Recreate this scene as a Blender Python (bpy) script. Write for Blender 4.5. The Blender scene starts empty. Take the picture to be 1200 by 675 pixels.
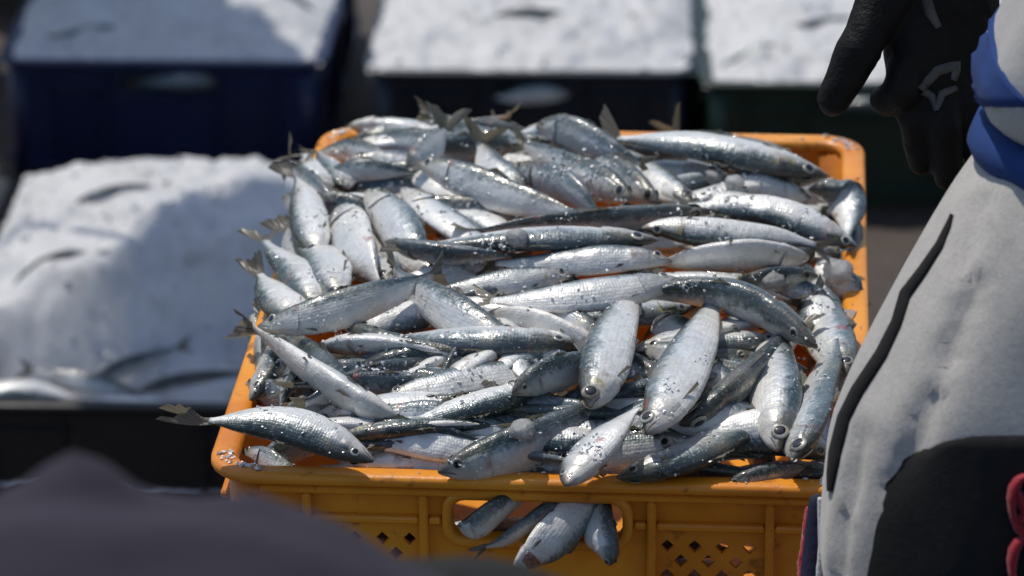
import bpy, bmesh, math, random
from mathutils import Vector, Matrix, noise
from mathutils.bvhtree import BVHTree

rnd = random.Random(11)
SC = bpy.context.scene
COL = SC.collection
V = Vector
R = math.radians

# ------------------------------------------------------------------ camera
CAM = V((0, 0, 1.707)); PITCH = 0.40187; ROLL = -0.0085; FPX = 4500.0
FWD = V((0, math.cos(PITCH), -math.sin(PITCH)))
_u = V((0, math.sin(PITCH), math.cos(PITCH))); _r = V((1, 0, 0))
RGT = math.cos(ROLL) * _r + math.sin(ROLL) * _u
UPV = math.cos(ROLL) * _u - math.sin(ROLL) * _r
cd = bpy.data.cameras.new('camera'); cam = bpy.data.objects.new('camera', cd); COL.objects.link(cam)
cd.sensor_width = 36; cd.lens = 36 * FPX / 1200; cd.clip_start = 0.05; cd.clip_end = 500
m = Matrix((RGT, UPV, -FWD)).transposed().to_4x4(); m.translation = CAM; cam.matrix_world = m
cd.dof.use_dof = True; cd.dof.focus_distance = 2.31; cd.dof.aperture_fstop = 9.0
SC.camera = cam

# ------------------------------------------------------------------ sky and sun
SUN_EL, SUN_AZ = R(63), R(-36)          # azimuth from +Y (away from camera), negative = to the left
w = bpy.data.worlds.new('World'); SC.world = w; w.use_nodes = True
nt = w.node_tree; bg = nt.nodes['Background']
sky = nt.nodes.new('ShaderNodeTexSky'); sky.sky_type = 'NISHITA'; sky.sun_disc = False
sky.sun_elevation = SUN_EL; sky.sun_rotation = SUN_AZ
nt.links.new(sky.outputs[0], bg.inputs[0]); bg.inputs[1].default_value = 0.145
sl = bpy.data.lights.new('sun', 'SUN'); sl.energy = 3.75; sl.angle = R(0.55); sl.color = (1, 0.94, 0.85)
so = bpy.data.objects.new('sun', sl); COL.objects.link(so)
SUND = V((math.sin(SUN_AZ) * math.cos(SUN_EL), math.cos(SUN_AZ) * math.cos(SUN_EL), math.sin(SUN_EL)))
so.rotation_euler = SUND.to_track_quat('Z', 'Y').to_euler()
vs = SC.view_settings; vs.view_transform = 'Standard'; vs.look = 'None'; vs.exposure = -0.24; vs.gamma = 1; vs.use_curve_mapping = False
SC.cycles.use_denoising = True
SC.cycles.max_bounces = 6

# ------------------------------------------------------------------ helpers
def ray(px, py):
    return (FWD + RGT * ((px - 600) / FPX) + UPV * ((337.5 - py) / FPX))
def P(px, py, z):                      # point seen at a pixel, at a height above the ground
    d = ray(px, py); t = (z - CAM.z) / d.z
    return CAM + d * t
def PD(px, py, depth):                 # point seen at a pixel, at a distance along the view axis
    return CAM + ray(px, py) * depth
def depth_of(p): return (p - CAM).dot(FWD)

def link(o, parent=None):
    COL.objects.link(o)
    if parent is not None: o.parent = parent
    return o
def mesh_obj(name, me, mat=None, parent=None):
    if mat is not None and not me.materials: me.materials.append(mat)
    return link(bpy.data.objects.new(name, me), parent)
def from_data(name, vs_, fs, mat, parent=None, smooth=True, uvs=None, off=None):
    me = bpy.data.meshes.new(name)
    if off is not None: vs_ = [V(v) - off for v in vs_]
    me.from_pydata([tuple(v) for v in vs_], [], fs)
    if uvs is not None:
        l = me.uv_layers.new(name='UVMap')
        for lp in me.loops: l.data[lp.index].uv = uvs[lp.vertex_index]
    if smooth: me.polygons.foreach_set('use_smooth', [True] * len(me.polygons))
    return mesh_obj(name, me, mat, parent)
def empty(name, loc, label, cat, group=None, rz=0):
    o = bpy.data.objects.new(name, None); o.empty_display_size = .02; COL.objects.link(o)
    o.location = loc; o.rotation_euler = (0, 0, rz)
    tag(o, label, cat, group); return o
def tag(o, label=None, cat=None, group=None, kind=None):
    if label: o['label'] = label
    if cat: o['category'] = cat
    if group: o['group'] = group
    if kind: o['kind'] = kind
    return o
def copy_tree(o, parent=None):
    c = o.copy(); COL.objects.link(c)
    if parent is not None: c.parent = parent
    for ch in list(o.children): copy_tree(ch, c)
    return c
def set_mat(o, mapping):
    for ch in o.children_recursive:
        if ch.type == 'MESH':
            ch.data = SHARED.setdefault((ch.data.name, mapping.name), ch.data.copy())
            ch.data.materials[0] = mapping
SHARED = {}

# ------------------------------------------------------------------ materials
def mat(name):
    m_ = bpy.data.materials.new(name); m_.use_nodes = True
    n = m_.node_tree; b = n.nodes['Principled BSDF']
    return m_, n, b
class NT:
    def __init__(s, n): s.n = n
    def node(s, t, **kw):
        x = s.n.nodes.new(t)
        for k, v in kw.items():
            if k.startswith('i_'):
                key = k[2:]; key = int(key) if key.isdigit() else key
                s.put(x.inputs[key], v)
            else: setattr(x, k, v)
        return x
    def put(s, inp, v):
        if isinstance(v, bpy.types.NodeSocket): s.n.links.new(v, inp)
        else: inp.default_value = v
    def math(s, op, a, b=0.0, c=0.0, clamp=False):
        x = s.n.nodes.new('ShaderNodeMath'); x.operation = op; x.use_clamp = clamp
        s.put(x.inputs[0], a); s.put(x.inputs[1], b); s.put(x.inputs[2], c); return x.outputs[0]
    def ramp(s, fac, pts, mode='LINEAR'):
        x = s.n.nodes.new('ShaderNodeValToRGB'); s.put(x.inputs[0], fac); cr = x.color_ramp; cr.interpolation = mode
        while len(cr.elements) < len(pts): cr.elements.new(0.5)
        for e, (p, c) in zip(cr.elements, pts):
            e.position = p; e.color = (*c, 1) if len(c) == 3 else c
        return x.outputs[0]
    def mix(s, f, a, b, mode='MIX'):
        x = s.n.nodes.new('ShaderNodeMix'); x.data_type = 'RGBA'; x.blend_type = mode
        s.put(x.inputs[0], f)
        for i, v in ((6, a), (7, b)):
            if isinstance(v, tuple) and len(v) == 3: v = (*v, 1)
            s.put(x.inputs[i], v)
        return x.outputs[2]
    def noise(s, vec, scale, detail=3, rough=.55, dist=0.0):
        x = s.n.nodes.new('ShaderNodeTexNoise'); s.put(x.inputs['Vector'], vec)
        x.inputs['Scale'].default_value = scale; x.inputs['Detail'].default_value = detail
        x.inputs['Roughness'].default_value = rough; x.inputs['Distortion'].default_value = dist
        return x.outputs[0]
    def bump(s, h, strength, dist, normal=None):
        x = s.n.nodes.new('ShaderNodeBump'); s.put(x.inputs['Height'], h)
        x.inputs['Strength'].default_value = strength; x.inputs['Distance'].default_value = dist
        if normal is not None: s.put(x.inputs['Normal'], normal)
        return x.outputs[0]

def make_plastic(name, col, dark, rough=.38, wear=.35, sss=0.0):
    m_, n, b = mat(name); t = NT(n)
    co = t.node('ShaderNodeNewGeometry').outputs['Position']
    n1 = t.noise(co, 9, 5); n2 = t.noise(co, 60, 4, .6); n3 = t.noise(co, 260, 3)
    c = t.mix(t.math('MULTIPLY', t.ramp(n1, [(.42, (0, 0, 0)), (.68, (1, 1, 1))]), wear), col, dark)
    grime = t.ramp(n2, [(.60, (0, 0, 0)), (.70, (1, 1, 1))])
    c = t.mix(t.math('MULTIPLY', grime, wear * .9), c, tuple(x * .35 for x in dark))
    sc_ = t.ramp(n3, [(.66, (0, 0, 0)), (.72, (1, 1, 1))])
    c = t.mix(t.math('MULTIPLY', sc_, .12), c, (.75, .7, .6))
    t.put(b.inputs['Base Color'], c)
    t.put(b.inputs['Roughness'], t.math('MULTIPLY_ADD', n2, .35, rough - .16))
    if sss: b.inputs['Subsurface Weight'].default_value = sss; b.inputs['Subsurface Radius'].default_value = (.01, .004, .001); b.inputs['Subsurface Scale'].default_value = .4
    t.put(b.inputs['Normal'], t.bump(t.math('ADD', n2, t.math('MULTIPLY', n3, .5)), .25, .0015))
    return m_

M = {}
M['orange'] = make_plastic('orange_plastic', (.82, .325, .022), (.50, .125, .008), .36, .75, .0)
M['blue'] = make_plastic('blue_plastic', (.006, .013, .062), (.006, .010, .035), .4)
M['navy'] = make_plastic('dark_teal_plastic', (.004, .010, .020), (.004, .007, .013), .4)
M['green'] = make_plastic('green_plastic', (.004, .020, .010), (.004, .012, .007), .4)
M['black'] = make_plastic('black_plastic', (.008, .008, .010), (.012, .011, .011), .45)

def make_skin():
    m_, n, b = mat('sardine_skin'); t = NT(n)
    uv = t.node('ShaderNodeUVMap').outputs[0]
    sep = t.node('ShaderNodeSeparateXYZ', i_0=uv); u, v = sep.outputs[0], sep.outputs[1]
    co = t.node('ShaderNodeTexCoord').outputs['Object']
    oi = t.node('ShaderNodeObjectInfo'); rand = oi.outputs['Random']
    off = t.node('ShaderNodeVectorMath', operation='SCALE', i_0=(31.0, 17.0, 23.0)); t.put(off.inputs['Scale'], rand)
    cw = t.node('ShaderNodeVectorMath', operation='ADD', i_0=co, i_1=off.outputs[0]).outputs[0]
    # scales
    comb = t.node('ShaderNodeCombineXYZ', i_0=t.math('MULTIPLY', u, 62.0), i_1=t.math('MULTIPLY', v, 17.0), i_2=t.math('MULTIPLY', rand, 40))
    vor = t.node('ShaderNodeTexVoronoi', feature='F1', i_Scale=1.0, i_Vector=comb.outputs[0]); vor.inputs['Randomness'].default_value = .35
    cell = t.node('ShaderNodeSeparateColor', i_0=vor.outputs['Color']).outputs[0]
    n1 = t.noise(cw, 38, 2, .6); n2 = t.noise(cw, 150, 2, .6); n3 = t.noise(cw, 14, 1); n4 = t.noise(cw, 420, 1, .6)
    vv = t.math('ADD', v, t.math('MULTIPLY', t.math('SUBTRACT', n1, .5), .22))
    vv = t.math('ADD', vv, t.math('MULTIPLY', t.math('SUBTRACT', cell, .5), .07))
    vv = t.math('ADD', vv, t.math('MULTIPLY', t.math('SUBTRACT', rand, .5), .08))
    base = t.ramp(vv, [(.0, (.012, .024, .024)), (.22, (.020, .040, .042)), (.29, (.055, .090, .094)), (.36, (.24, .275, .28)),
                       (.45, (.56, .575, .57)), (.66, (.74, .74, .71)), (.86, (.80, .785, .74)), (1.0, (.82, .79, .735))])
    # row of dark spots along the upper flank
    sp = t.math('SINE', t.math('MULTIPLY', u, 62.0)); spm = t.math('MULTIPLY', t.ramp(sp, [(.55, (0, 0, 0)), (.9, (1, 1, 1))]), t.ramp(vv, [(.26, (0, 0, 0)), (.32, (1, 1, 1)), (.36, (1, 1, 1)), (.42, (0, 0, 0))]))
    spm = t.math('MULTIPLY', spm, t.ramp(u, [(.22, (0, 0, 0)), (.28, (1, 1, 1)), (.75, (1, 1, 1)), (.85, (0, 0, 0))]))
    spm = t.math('MULTIPLY', spm, t.math('MULTIPLY_ADD', rand, .9, -.15, clamp=True))
    c = t.mix(spm, base, (.03, .05, .06))
    # greenish blue sheen and pale blotches where scales are gone
    c = t.mix(t.math('MULTIPLY', t.ramp(n3, [(.45, (0, 0, 0)), (.65, (1, 1, 1))]), .30), c, (.27, .33, .39))
    c = t.mix(t.math('MULTIPLY', t.ramp(n2, [(.52, (0, 0, 0)), (.66, (1, 1, 1))]), t.math('MULTIPLY', v, .30)), c, (.26, .28, .30))
    c = t.mix(t.math('MULTIPLY', t.ramp(n4, [(.60, (0, 0, 0)), (.68, (1, 1, 1))]), .16), c, (.80, .81, .80))
    c = t.mix(t.math('MULTIPLY', t.ramp(t.noise(cw, 24, 2), [(.56, (0, 0, 0)), (.70, (1, 1, 1))]), .30), c, (.34, .29, .20))
    # head: bronze, yellow flecks behind the gill, dark snout
    head = t.ramp(u, [(.0, (1, 1, 1)), (.13, (.8, .8, .8)), (.20, (.25, .25, .25)), (.26, (0, 0, 0))])
    hc = t.ramp(vv, [(.0, (.035, .042, .035)), (.35, (.16, .15, .11)), (.55, (.42, .40, .35)), (1, (.6, .57, .52))])
    c = t.mix(t.math('MULTIPLY', head, .75), c, hc)
    ym = t.math('MULTIPLY', t.ramp(u, [(.10, (0, 0, 0)), (.15, (1, 1, 1)), (.24, (1, 1, 1)), (.29, (0, 0, 0))]), t.ramp(t.noise(cw, 95, 2), [(.60, (0, 0, 0)), (.72, (1, 1, 1))]))
    ym = t.math('MULTIPLY', ym, t.ramp(v, [(.2, (0, 0, 0)), (.3, (1, 1, 1)), (.65, (1, 1, 1)), (.8, (0, 0, 0))]))
    c = t.mix(t.math('MULTIPLY', ym, .65), c, (.34, .29, .04))
    snout = t.ramp(u, [(.0, (1, 1, 1)), (.035, (.6, .6, .6)), (.06, (0, 0, 0))])
    c = t.mix(t.math('MULTIPLY', snout, .7), c, (.09, .055, .03))
    # mouth slit
    ms = t.math('MULTIPLY', t.ramp(u, [(.0, (1, 1, 1)), (.065, (1, 1, 1)), (.08, (0, 0, 0))]), t.ramp(t.math('ABSOLUTE', t.math('SUBTRACT', v, t.math('MULTIPLY_ADD', u, 1.6, .52))), [(.0, (1, 1, 1)), (.045, (0, 0, 0))]))
    c = t.mix(ms, c, (.03, .015, .012))
    # blood
    bm_ = t.math('MULTIPLY', t.ramp(t.noise(cw, 52, 3), [(.66, (0, 0, 0)), (.72, (1, 1, 1))]), t.ramp(rand, [(.55, (0, 0, 0)), (.8, (1, 1, 1))]))
    c = t.mix(t.math('MULTIPLY', bm_, .65), c, (.26, .045, .035))
    gb = t.math('MULTIPLY', t.ramp(u, [(.19, (0, 0, 0)), (.215, (1, 1, 1)), (.235, (1, 1, 1)), (.26, (0, 0, 0))]), t.ramp(t.noise(cw, 70, 2), [(.5, (0, 0, 0)), (.62, (1, 1, 1))]))
    c = t.mix(t.math('MULTIPLY', gb, .45), c, (.16, .05, .03))
    t.put(b.inputs['Base Color'], c)
    t.put(b.inputs['Metallic'], t.ramp(vv, [(.1, (.08, .08, .08)), (.4, (.20, .20, .20)), (.75, (.12, .12, .12)), (1, (.03, .03, .03))]))
    t.put(b.inputs['Roughness'], t.math('ADD', t.math('MULTIPLY_ADD', n2, .35, .20), t.math('MULTIPLY', cell, .10)))
    b.inputs['Coat Weight'].default_value = .55; b.inputs['Coat Roughness'].default_value = .10
    sd = t.math('MULTIPLY', t.math('SUBTRACT', 1.0, head), t.math('SUBTRACT', 1.0, vor.outputs['Distance']))
    h = t.math('ADD', t.math('MULTIPLY', sd, .30), t.math('ADD', t.math('MULTIPLY', n2, .9), t.math('MULTIPLY', n1, 2.6)))
    nb = t.bump(h, .6, .0016)
    t.put(b.inputs['Normal'], nb)
    nb2 = t.bump(t.math('ADD', t.math('MULTIPLY', n4, .6), t.math('ADD', t.math('MULTIPLY', n2, 1.2), t.math('MULTIPLY', n1, 2.5))), .5, .0013)
    t.put(b.inputs['Coat Normal'], nb2)
    return m_
M['skin'] = make_skin()

def make_fin():
    m_, n, b = mat('sardine_fin'); t = NT(n)
    uv = t.node('ShaderNodeUVMap').outputs[0]; sep = t.node('ShaderNodeSeparateXYZ', i_0=uv)
    rand = t.node('ShaderNodeObjectInfo').outputs['Random']
    wv = t.math('SINE', t.math('MULTIPLY', sep.outputs[1], 75.0))
    f = t.math('MULTIPLY_ADD', wv, .5, .5)
    c = t.mix(f, (.045, .045, .035), (.21, .20, .155))
    c = t.mix(t.math('MULTIPLY', sep.outputs[0], .45), c, (.035, .035, .03))
    c = t.mix(t.math('MULTIPLY', rand, .35), c, (.22, .21, .18))
    t.put(b.inputs['Base Color'], c); b.inputs['Roughness'].default_value = .35
    b.inputs['Coat Weight'].default_value = .3
    t.put(b.inputs['Normal'], t.bump(f, .5, .0006))
    tr = n.nodes.new('ShaderNodeBsdfTranslucent'); tr.inputs[0].default_value = (.28, .25, .17, 1)
    mx = n.nodes.new('ShaderNodeMixShader'); mx.inputs[0].default_value = .28
    n.links.new(b.outputs[0], mx.inputs[1]); n.links.new(tr.outputs[0], mx.inputs[2])
    n.links.new(mx.outputs[0], n.nodes['Material Output'].inputs[0])
    return m_
M['fin'] = make_fin()
def simple(name, col, rough=.5, metal=0.0, coat=0.0, bumps=None, var=None, sheen=0.0, vscale=30):
    m_, n, b = mat(name); t = NT(n)
    co = t.node('ShaderNodeNewGeometry').outputs['Position']
    if var is not None:
        f = t.noise(co, vscale, 4, .6)
        t.put(b.inputs['Base Color'], t.mix(t.ramp(f, [(.35, (0, 0, 0)), (.65, (1, 1, 1))]), col, var))
    else: b.inputs['Base Color'].default_value = (*col, 1)
    b.inputs['Roughness'].default_value = rough; b.inputs['Metallic'].default_value = metal
    b.inputs['Coat Weight'].default_value = coat
    if sheen: b.inputs['Sheen Weight'].default_value = sheen; b.inputs['Sheen Roughness'].default_value = .5
    if bumps:
        h = None
        for sc_, amp in bumps:
            x = t.math('MULTIPLY', t.noise(co, sc_, 3, .6), amp)
            h = x if h is None else t.math('ADD', h, x)
        t.put(b.inputs['Normal'], t.bump(h, .6, .004))
    return m_
M['iris'] = simple('fish_iris', (.50, .49, .43), .3, .1, .5, var=(.13, .12, .085), vscale=70)
M['pupil'] = simple('fish_pupil', (.004, .004, .005), .06, 0, 1.0)
M['gill'] = simple('fish_gill_cover', (.42, .41, .35), .25, .35, .6, [(300, .5), (90, 1)], (.20, .19, .12), vscale=110)
M['gill_red'] = simple('torn_gill', (.13, .02, .018), .3, 0, .8, [(300, 1.5)], (.38, .22, .17), vscale=160)

def make_ice(name, trans):
    m_, n, b = mat(name); t = NT(n)
    co = t.node('ShaderNodeNewGeometry').outputs['Position']
    n1 = t.noise(co, 22, 5, .65); n2 = t.noise(co, 120, 5, .7); n3 = t.noise(co, 420, 3, .6)
    c = t.mix(t.ramp(n1, [(.40, (0, 0, 0)), (.62, (1, 1, 1))]), (.57, .575, .58), (.66, .66, .655))
    dirt = t.ramp(t.noise(co, 13, 4, .6), [(.60, (0, 0, 0)), (.70, (1, 1, 1))])
    c = t.mix(t.math('MULTIPLY', dirt, .45), c, (.36, .345, .32))
    t.put(b.inputs['Base Color'], c)
    b.inputs['Roughness'].default_value = .32; b.inputs['Transmission Weight'].default_value = trans; b.inputs['IOR'].default_value = 1.31
    b.inputs['Specular IOR Level'].default_value = .4
    t.put(b.inputs['Normal'], t.bump(t.math('ADD', t.math('MULTIPLY', n2, 1.2), n3), .4, .003))
    return m_
M['ice'] = make_ice('crushed_ice', 0.0)
M['clear_ice'] = make_ice('clear_ice', .6)
M['crumb'] = simple('scales_and_ice_crumbs', (.80, .80, .79), .35, .1, .5, None, (.62, .65, .68), vscale=90)

def make_ground():
    m_, n, b = mat('wet_ground'); t = NT(n)
    co = t.node('ShaderNodeNewGeometry').outputs['Position']
    n1 = t.noise(co, 3, 5); n2 = t.noise(co, 40, 5, .65); n3 = t.noise(co, 300, 3)
    c = t.mix(t.ramp(n1, [(.35, (0, 0, 0)), (.65, (1, 1, 1))]), (.060, .041, .031), (.036, .026, .021))
    c = t.mix(t.math('MULTIPLY', t.ramp(n2, [(.5, (0, 0, 0)), (.7, (1, 1, 1))]), .5), c, (.10, .078, .062))
    t.put(b.inputs['Base Color'], c)
    t.put(b.inputs['Roughness'], t.math('MULTIPLY_ADD', n1, .5, .45))
    t.put(b.inputs['Normal'], t.bump(t.math('ADD', n2, t.math('MULTIPLY', n3, .4)), .6, .01))
    return m_
M['ground'] = make_ground()

def make_cloth(name, col, var, weave=1400, rough=.85, sheen=.3, stain=None):
    m_, n, b = mat(name); t = NT(n)
    co = t.node('ShaderNodeTexCoord').outputs['Object']
    n1 = t.noise(co, 18, 5, .6); n2 = t.noise(co, 240, 3, .7); n3 = t.noise(co, weave, 2, .6); n6 = t.noise(co, 620, 2, .7); n5 = t.noise(co, 55, 5, .65)
    c = t.mix(t.ramp(n1, [(.35, (0, 0, 0)), (.65, (1, 1, 1))]), col, var)
    c = t.mix(t.math('MULTIPLY', t.ramp(n2, [(.4, (0, 0, 0)), (.7, (1, 1, 1))]), .3), c, tuple(x * .6 for x in col))
    c = t.mix(t.math('MULTIPLY', t.ramp(n6, [(.45, (0, 0, 0)), (.62, (1, 1, 1))]), .22), c, tuple(x * .45 for x in col))
    if stain:
        c = t.mix(t.math('MULTIPLY', t.ramp(n5, [(.58, (0, 0, 0)), (.68, (1, 1, 1))]), .5), c, stain)
    t.put(b.inputs['Base Color'], c); b.inputs['Roughness'].default_value = rough
    b.inputs['Sheen Weight'].default_value = sheen; b.inputs['Specular IOR Level'].default_value = .25
    t.put(b.inputs['Normal'], t.bump(t.math('ADD', t.math('MULTIPLY', n5, 1.2), t.math('ADD', t.math('MULTIPLY', n2, .6), t.math('MULTIPLY', n3, .7))), .5, .0012))
    return m_
M['grey_cloth'] = make_cloth('grey_fleece', (.48, .455, .42), (.44, .42, .39))
M['grey_light'] = make_cloth('pale_grey_fleece', (.46, .44, .42), (.40, .39, .37))
M['blue_cloth'] = make_cloth('blue_knit', (.014, .052, .20), (.011, .038, .15), sheen=.03)
M['black_cloth'] = make_cloth('black_cloth', (.010, .010, .010), (.015, .0145, .014), sheen=0)
M['purple_cloth'] = make_cloth('dark_plum_cloth', (.029, .024, .038), (.022, .018, .029), sheen=.04)
M['navy_cloth'] = make_cloth('navy_cloth', (.02, .022, .05), (.03, .03, .06), sheen=0)
M['red_cloth'] = make_cloth('red_thread', (.45, .012, .03), (.28, .006, .015), 700, .6)
M['glove'] = simple('black_rubber_glove', (.006, .006, .0062), .55, 0, .0, [(60, .6), (400, .4)], (.010, .0098, .0095), vscale=60)
M['glove'].node_tree.nodes['Principled BSDF'].inputs['Specular IOR Level'].default_value = .16
M['glove_grey'] = simple('grey_glove_print', (.085, .085, .085), .6, 0, 0, None, (.04, .04, .04), vscale=120)
M['skin_p'] = simple('person_skin', (.42, .25, .18), .5)
M['hair'] = simple('dark_hair', (.02, .015, .012), .5)
M['shoe'] = simple('black_boot', (.015, .015, .015), .4, 0, .2)
M['white_trim'] = simple('white_piping', (.6, .6, .6), .7)

# ------------------------------------------------------------------ ground
g = from_data('ground', [(-150, -150, 0), (150, -150, 0), (150, 150, 0), (-150, 150, 0)], [(0, 1, 2, 3)], M['ground'], smooth=False)
tag(g, 'brown wet ground under the crates', None, None, 'structure')

# ------------------------------------------------------------------ crates
def rrect(w_, d_, r, n=6):
    pts = []
    for cx, cy, a0 in ((w_ / 2 - r, d_ / 2 - r, 0), (-w_ / 2 + r, d_ / 2 - r, 90), (-w_ / 2 + r, -d_ / 2 + r, 180), (w_ / 2 - r, -d_ / 2 + r, 270)):
        for i in range(n + 1):
            a = R(a0 + 90 * i / n); pts.append((cx + r * math.cos(a), cy + r * math.sin(a), math.cos(a), math.sin(a)))
    return pts
def sweep_loop(path, prof):            # path: (x,y,nx,ny); prof: (outward, z) closed loop
    vs_, fs = [], []; n, k = len(path), len(prof)
    for x, y, nx, ny in path:
        for o, z in prof: vs_.append((x + nx * o, y + ny * o, z))
    for i in range(n):
        for j in range(k):
            a = i * k + j; b_ = i * k + (j + 1) % k; c = ((i + 1) % n) * k + (j + 1) % k; d = ((i + 1) % n) * k + j
            fs.append((a, d, c, b_))
    return vs_, fs
def box_data(x0, x1, y0, y1, z0, z1, ch=.0012):
    bm = bmesh.new(); bmesh.ops.create_cube(bm, size=1)
    for v in bm.verts: v.co = V(((x0 + x1) / 2 + v.co.x * (x1 - x0), (y0 + y1) / 2 + v.co.y * (y1 - y0), (z0 + z1) / 2 + v.co.z * (z1 - z0)))
    if ch: bmesh.ops.bevel(bm, geom=list(bm.edges), offset=ch, segments=1, affect='EDGES')
    return bm
def bm_obj(name, bm, mat_, parent, smooth=False, mtx=None):
    me = bpy.data.meshes.new(name)
    if mtx is not None: bm.transform(mtx)
    bm.to_mesh(me); bm.free()
    if smooth: me.polygons.foreach_set('use_smooth', [True] * len(me.polygons))
    return mesh_obj(name, me, mat_, parent)
def panel_bm(outer, holes, th):        # polygon in XZ with holes, thickness along -y..0 -> +y
    bm = bmesh.new()
    for loop in [outer] + holes:
        vv = [bm.verts.new((x, 0, z)) for x, z in loop]
        for i in range(len(vv)): bm.edges.new((vv[i], vv[(i + 1) % len(vv)]))
    bmesh.ops.triangle_fill(bm, use_beauty=True, use_dissolve=False, edges=list(bm.edges))
    r = bmesh.ops.extrude_face_region(bm, geom=list(bm.faces))
    bmesh.ops.translate(bm, verts=[e for e in r['geom'] if isinstance(e, bmesh.types.BMVert)], vec=(0, th, 0))
    bmesh.ops.recalc_face_normals(bm, faces=list(bm.faces))
    return bm
def crate_side(root, L, H, mtx, mt, solid):
    """one wall in local XZ (outer face y=0, outside is -y); L = flat length between the corner posts"""
    hw = .0515; ht, hb = H - .0150, H - .0415; r = .008
    hole = []
    for cx, cz, a0 in ((hw - r, ht - r, 0), (-hw + r, ht - r, 90), (-hw + r, hb + r, 180), (hw - r, hb + r, 270)):
        for i in range(5):
            a = R(a0 + 22.5 * i); hole.append((cx + r * math.cos(a), cz + r * math.sin(a)))
    holes = [hole]
    for s in (-1, 1):
        for row in range(11):
            z = H - .0455 - row * .0098
            if z < .02: break
            for c in range(4 if row % 2 == 0 else 3):
                x = s * (.1025 + (c - 1.5 + (.5 if row % 2 else 0)) * .0165)
                a = .0044
                holes.append([(x + a, z), (x, z + a), (x - a, z), (x, z - a)])
    bm = panel_bm([(-L / 2, .004), (L / 2, .004), (L / 2, H - .003), (-L / 2, H - .003)], [] if solid else holes, .0035)
    bm_obj('wall_panel', bm, mt, root, mtx=mtx)
    def rib(x0, x1, z0, z1, y=-.0075, nm='rib'):
        bm_obj(nm, box_data(x0, x1, y, -.0003, z0, z1), mt, root, mtx=mtx)
    zA = (H - .0135, H - .0085); zB = (H - .0330, H - .0285); zC = (.020, .026)
    for z0, z1 in (zA, zC): rib(-L / 2 + .001, L / 2 - .001, z0, z1)
    xs = (.0685, .139)
    for s in (-1, 1):
        for x in xs: rib(s * x - .0026, s * x + .0026, zC[1] + .0004, zA[0] - .0004, -.0068)
        a, b_ = sorted((s * (xs[0] + .003), s * (xs[1] - .003))); rib(a, b_, *zB, -.0062)
        a, b_ = sorted((s * (xs[1] + .003), s * (L / 2 - .001))); rib(a, b_, *zB, -.0062)
        a, b_ = sorted((s * .0580, s * (xs[0] - .003))); rib(a, b_, *zB, -.0058)
    if solid: return
    # frame round the hand hole
    vs_, fs = [], []
    path = []
    n = len(hole)
    for i in range(n):
        a, b_ = V(hole[i - 1]), V(hole[(i + 1) % n]); tn = (b_ - a).normalized(); path.append((V(hole[i]), V((tn.y, -tn.x))))
    for p, nn in path:
        for o, y in ((-.0004, .0045), (-.0004, -.0062), (.0022, -.0072), (.0055, -.0066), (.006, -.0004)):
            q = p + nn * o; vs_.append((q.x, y, q.y))
    for i in range(n):
        for j in range(4):
            fs.append((i * 5 + j, ((i + 1) % n) * 5 + j, ((i + 1) % n) * 5 + j + 1, i * 5 + j + 1))
    o = from_data('hand_hole_frame', [mtx @ V(v) for v in vs_], fs, mt, root)
    return o
def make_crate(name, loc, yaw, W, D, H, mt, label, group=None):
    root = empty(name, loc, label, 'crate', group, yaw)
    e = .0105                                   # rim overhang beyond the wall
    w_, d_ = W - 2 * e, D - 2 * e; r = .022
    path = rrect(w_, d_, r, 6)
    prof = [(-.0065, H - .0080), (-.0065, H - .0030), (-.0040, H - .0006), (.0000, H), (.0065, H), (.0092, H - .0008), (e, H - .0028), (e, H - .0055), (.0095, H - .0068), (.0075, H - .0062), (.0003, H - .0060), (.0003, H - .0080)]
    vs_, fs = sweep_loop(path, prof)
    from_data('rim', vs_, fs, mt, root)
    for k in range(4):
        pts = path[k * 7:(k + 1) * 7]; vv, ff = [], []
        for x, y, nx, ny in pts:
            for o, z in ((0, .003), (0, H - .003), (-.0035, H - .003), (-.0035, .003)): vv.append((x + nx * o, y + ny * o, z))
        for i in range(6):
            for j in range(4): ff.append((i * 4 + j, (i + 1) * 4 + j, (i + 1) * 4 + (j + 1) % 4, i * 4 + (j + 1) % 4))
        from_data('corner_post', vv, ff, mt, root)
    for L, dist, a in ((w_ - 2 * r, d_ / 2, 0), (w_ - 2 * r, d_ / 2, 180), (d_ - 2 * r, w_ / 2, 90), (d_ - 2 * r, w_ / 2, 270)):
        mtx = Matrix.Rotation(R(a), 4, 'Z') @ Matrix.Translation((0, -dist, 0))
        crate_side(root, L, H, mtx, mt, mt is M['black'])
    bp = rrect(w_ - .008, d_ - .008, r - .004, 6)
    vv = [(x, y, .006) for x, y, _, _ in bp] + [(x, y, .001) for x, y, _, _ in bp]; n = len(bp)
    ff = [tuple(range(n)), tuple(range(2 * n - 1, n - 1, -1))] + [(i, n + i, n + (i + 1) % n, (i + 1) % n) for i in range(n)]
    from_data('base', vv, ff, mt, root, smooth=False)
    return root

YAW = -0.07816; CX, CY = 0.0368, 2.3544; CW, CD, CH = .40, .5954, .17675
RIM = 4 * CH                                    # 0.707 above the ground
base = make_crate('fish_crate', (CX, CY, RIM - CH), YAW, CW, CD, CH, M['orange'], 'orange plastic crate heaped with silver sardines, on top of its stack', 'orange crates in the stack')
low = ['orange crate directly beneath the one heaped with sardines', 'second orange crate below the one heaped with sardines', 'lowest orange crate of the stack, resting on the ground']
for k in range(3):
    c = copy_tree(base); c.location = (CX, CY, RIM - (k + 2) * CH); c['label'] = low[k]

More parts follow.
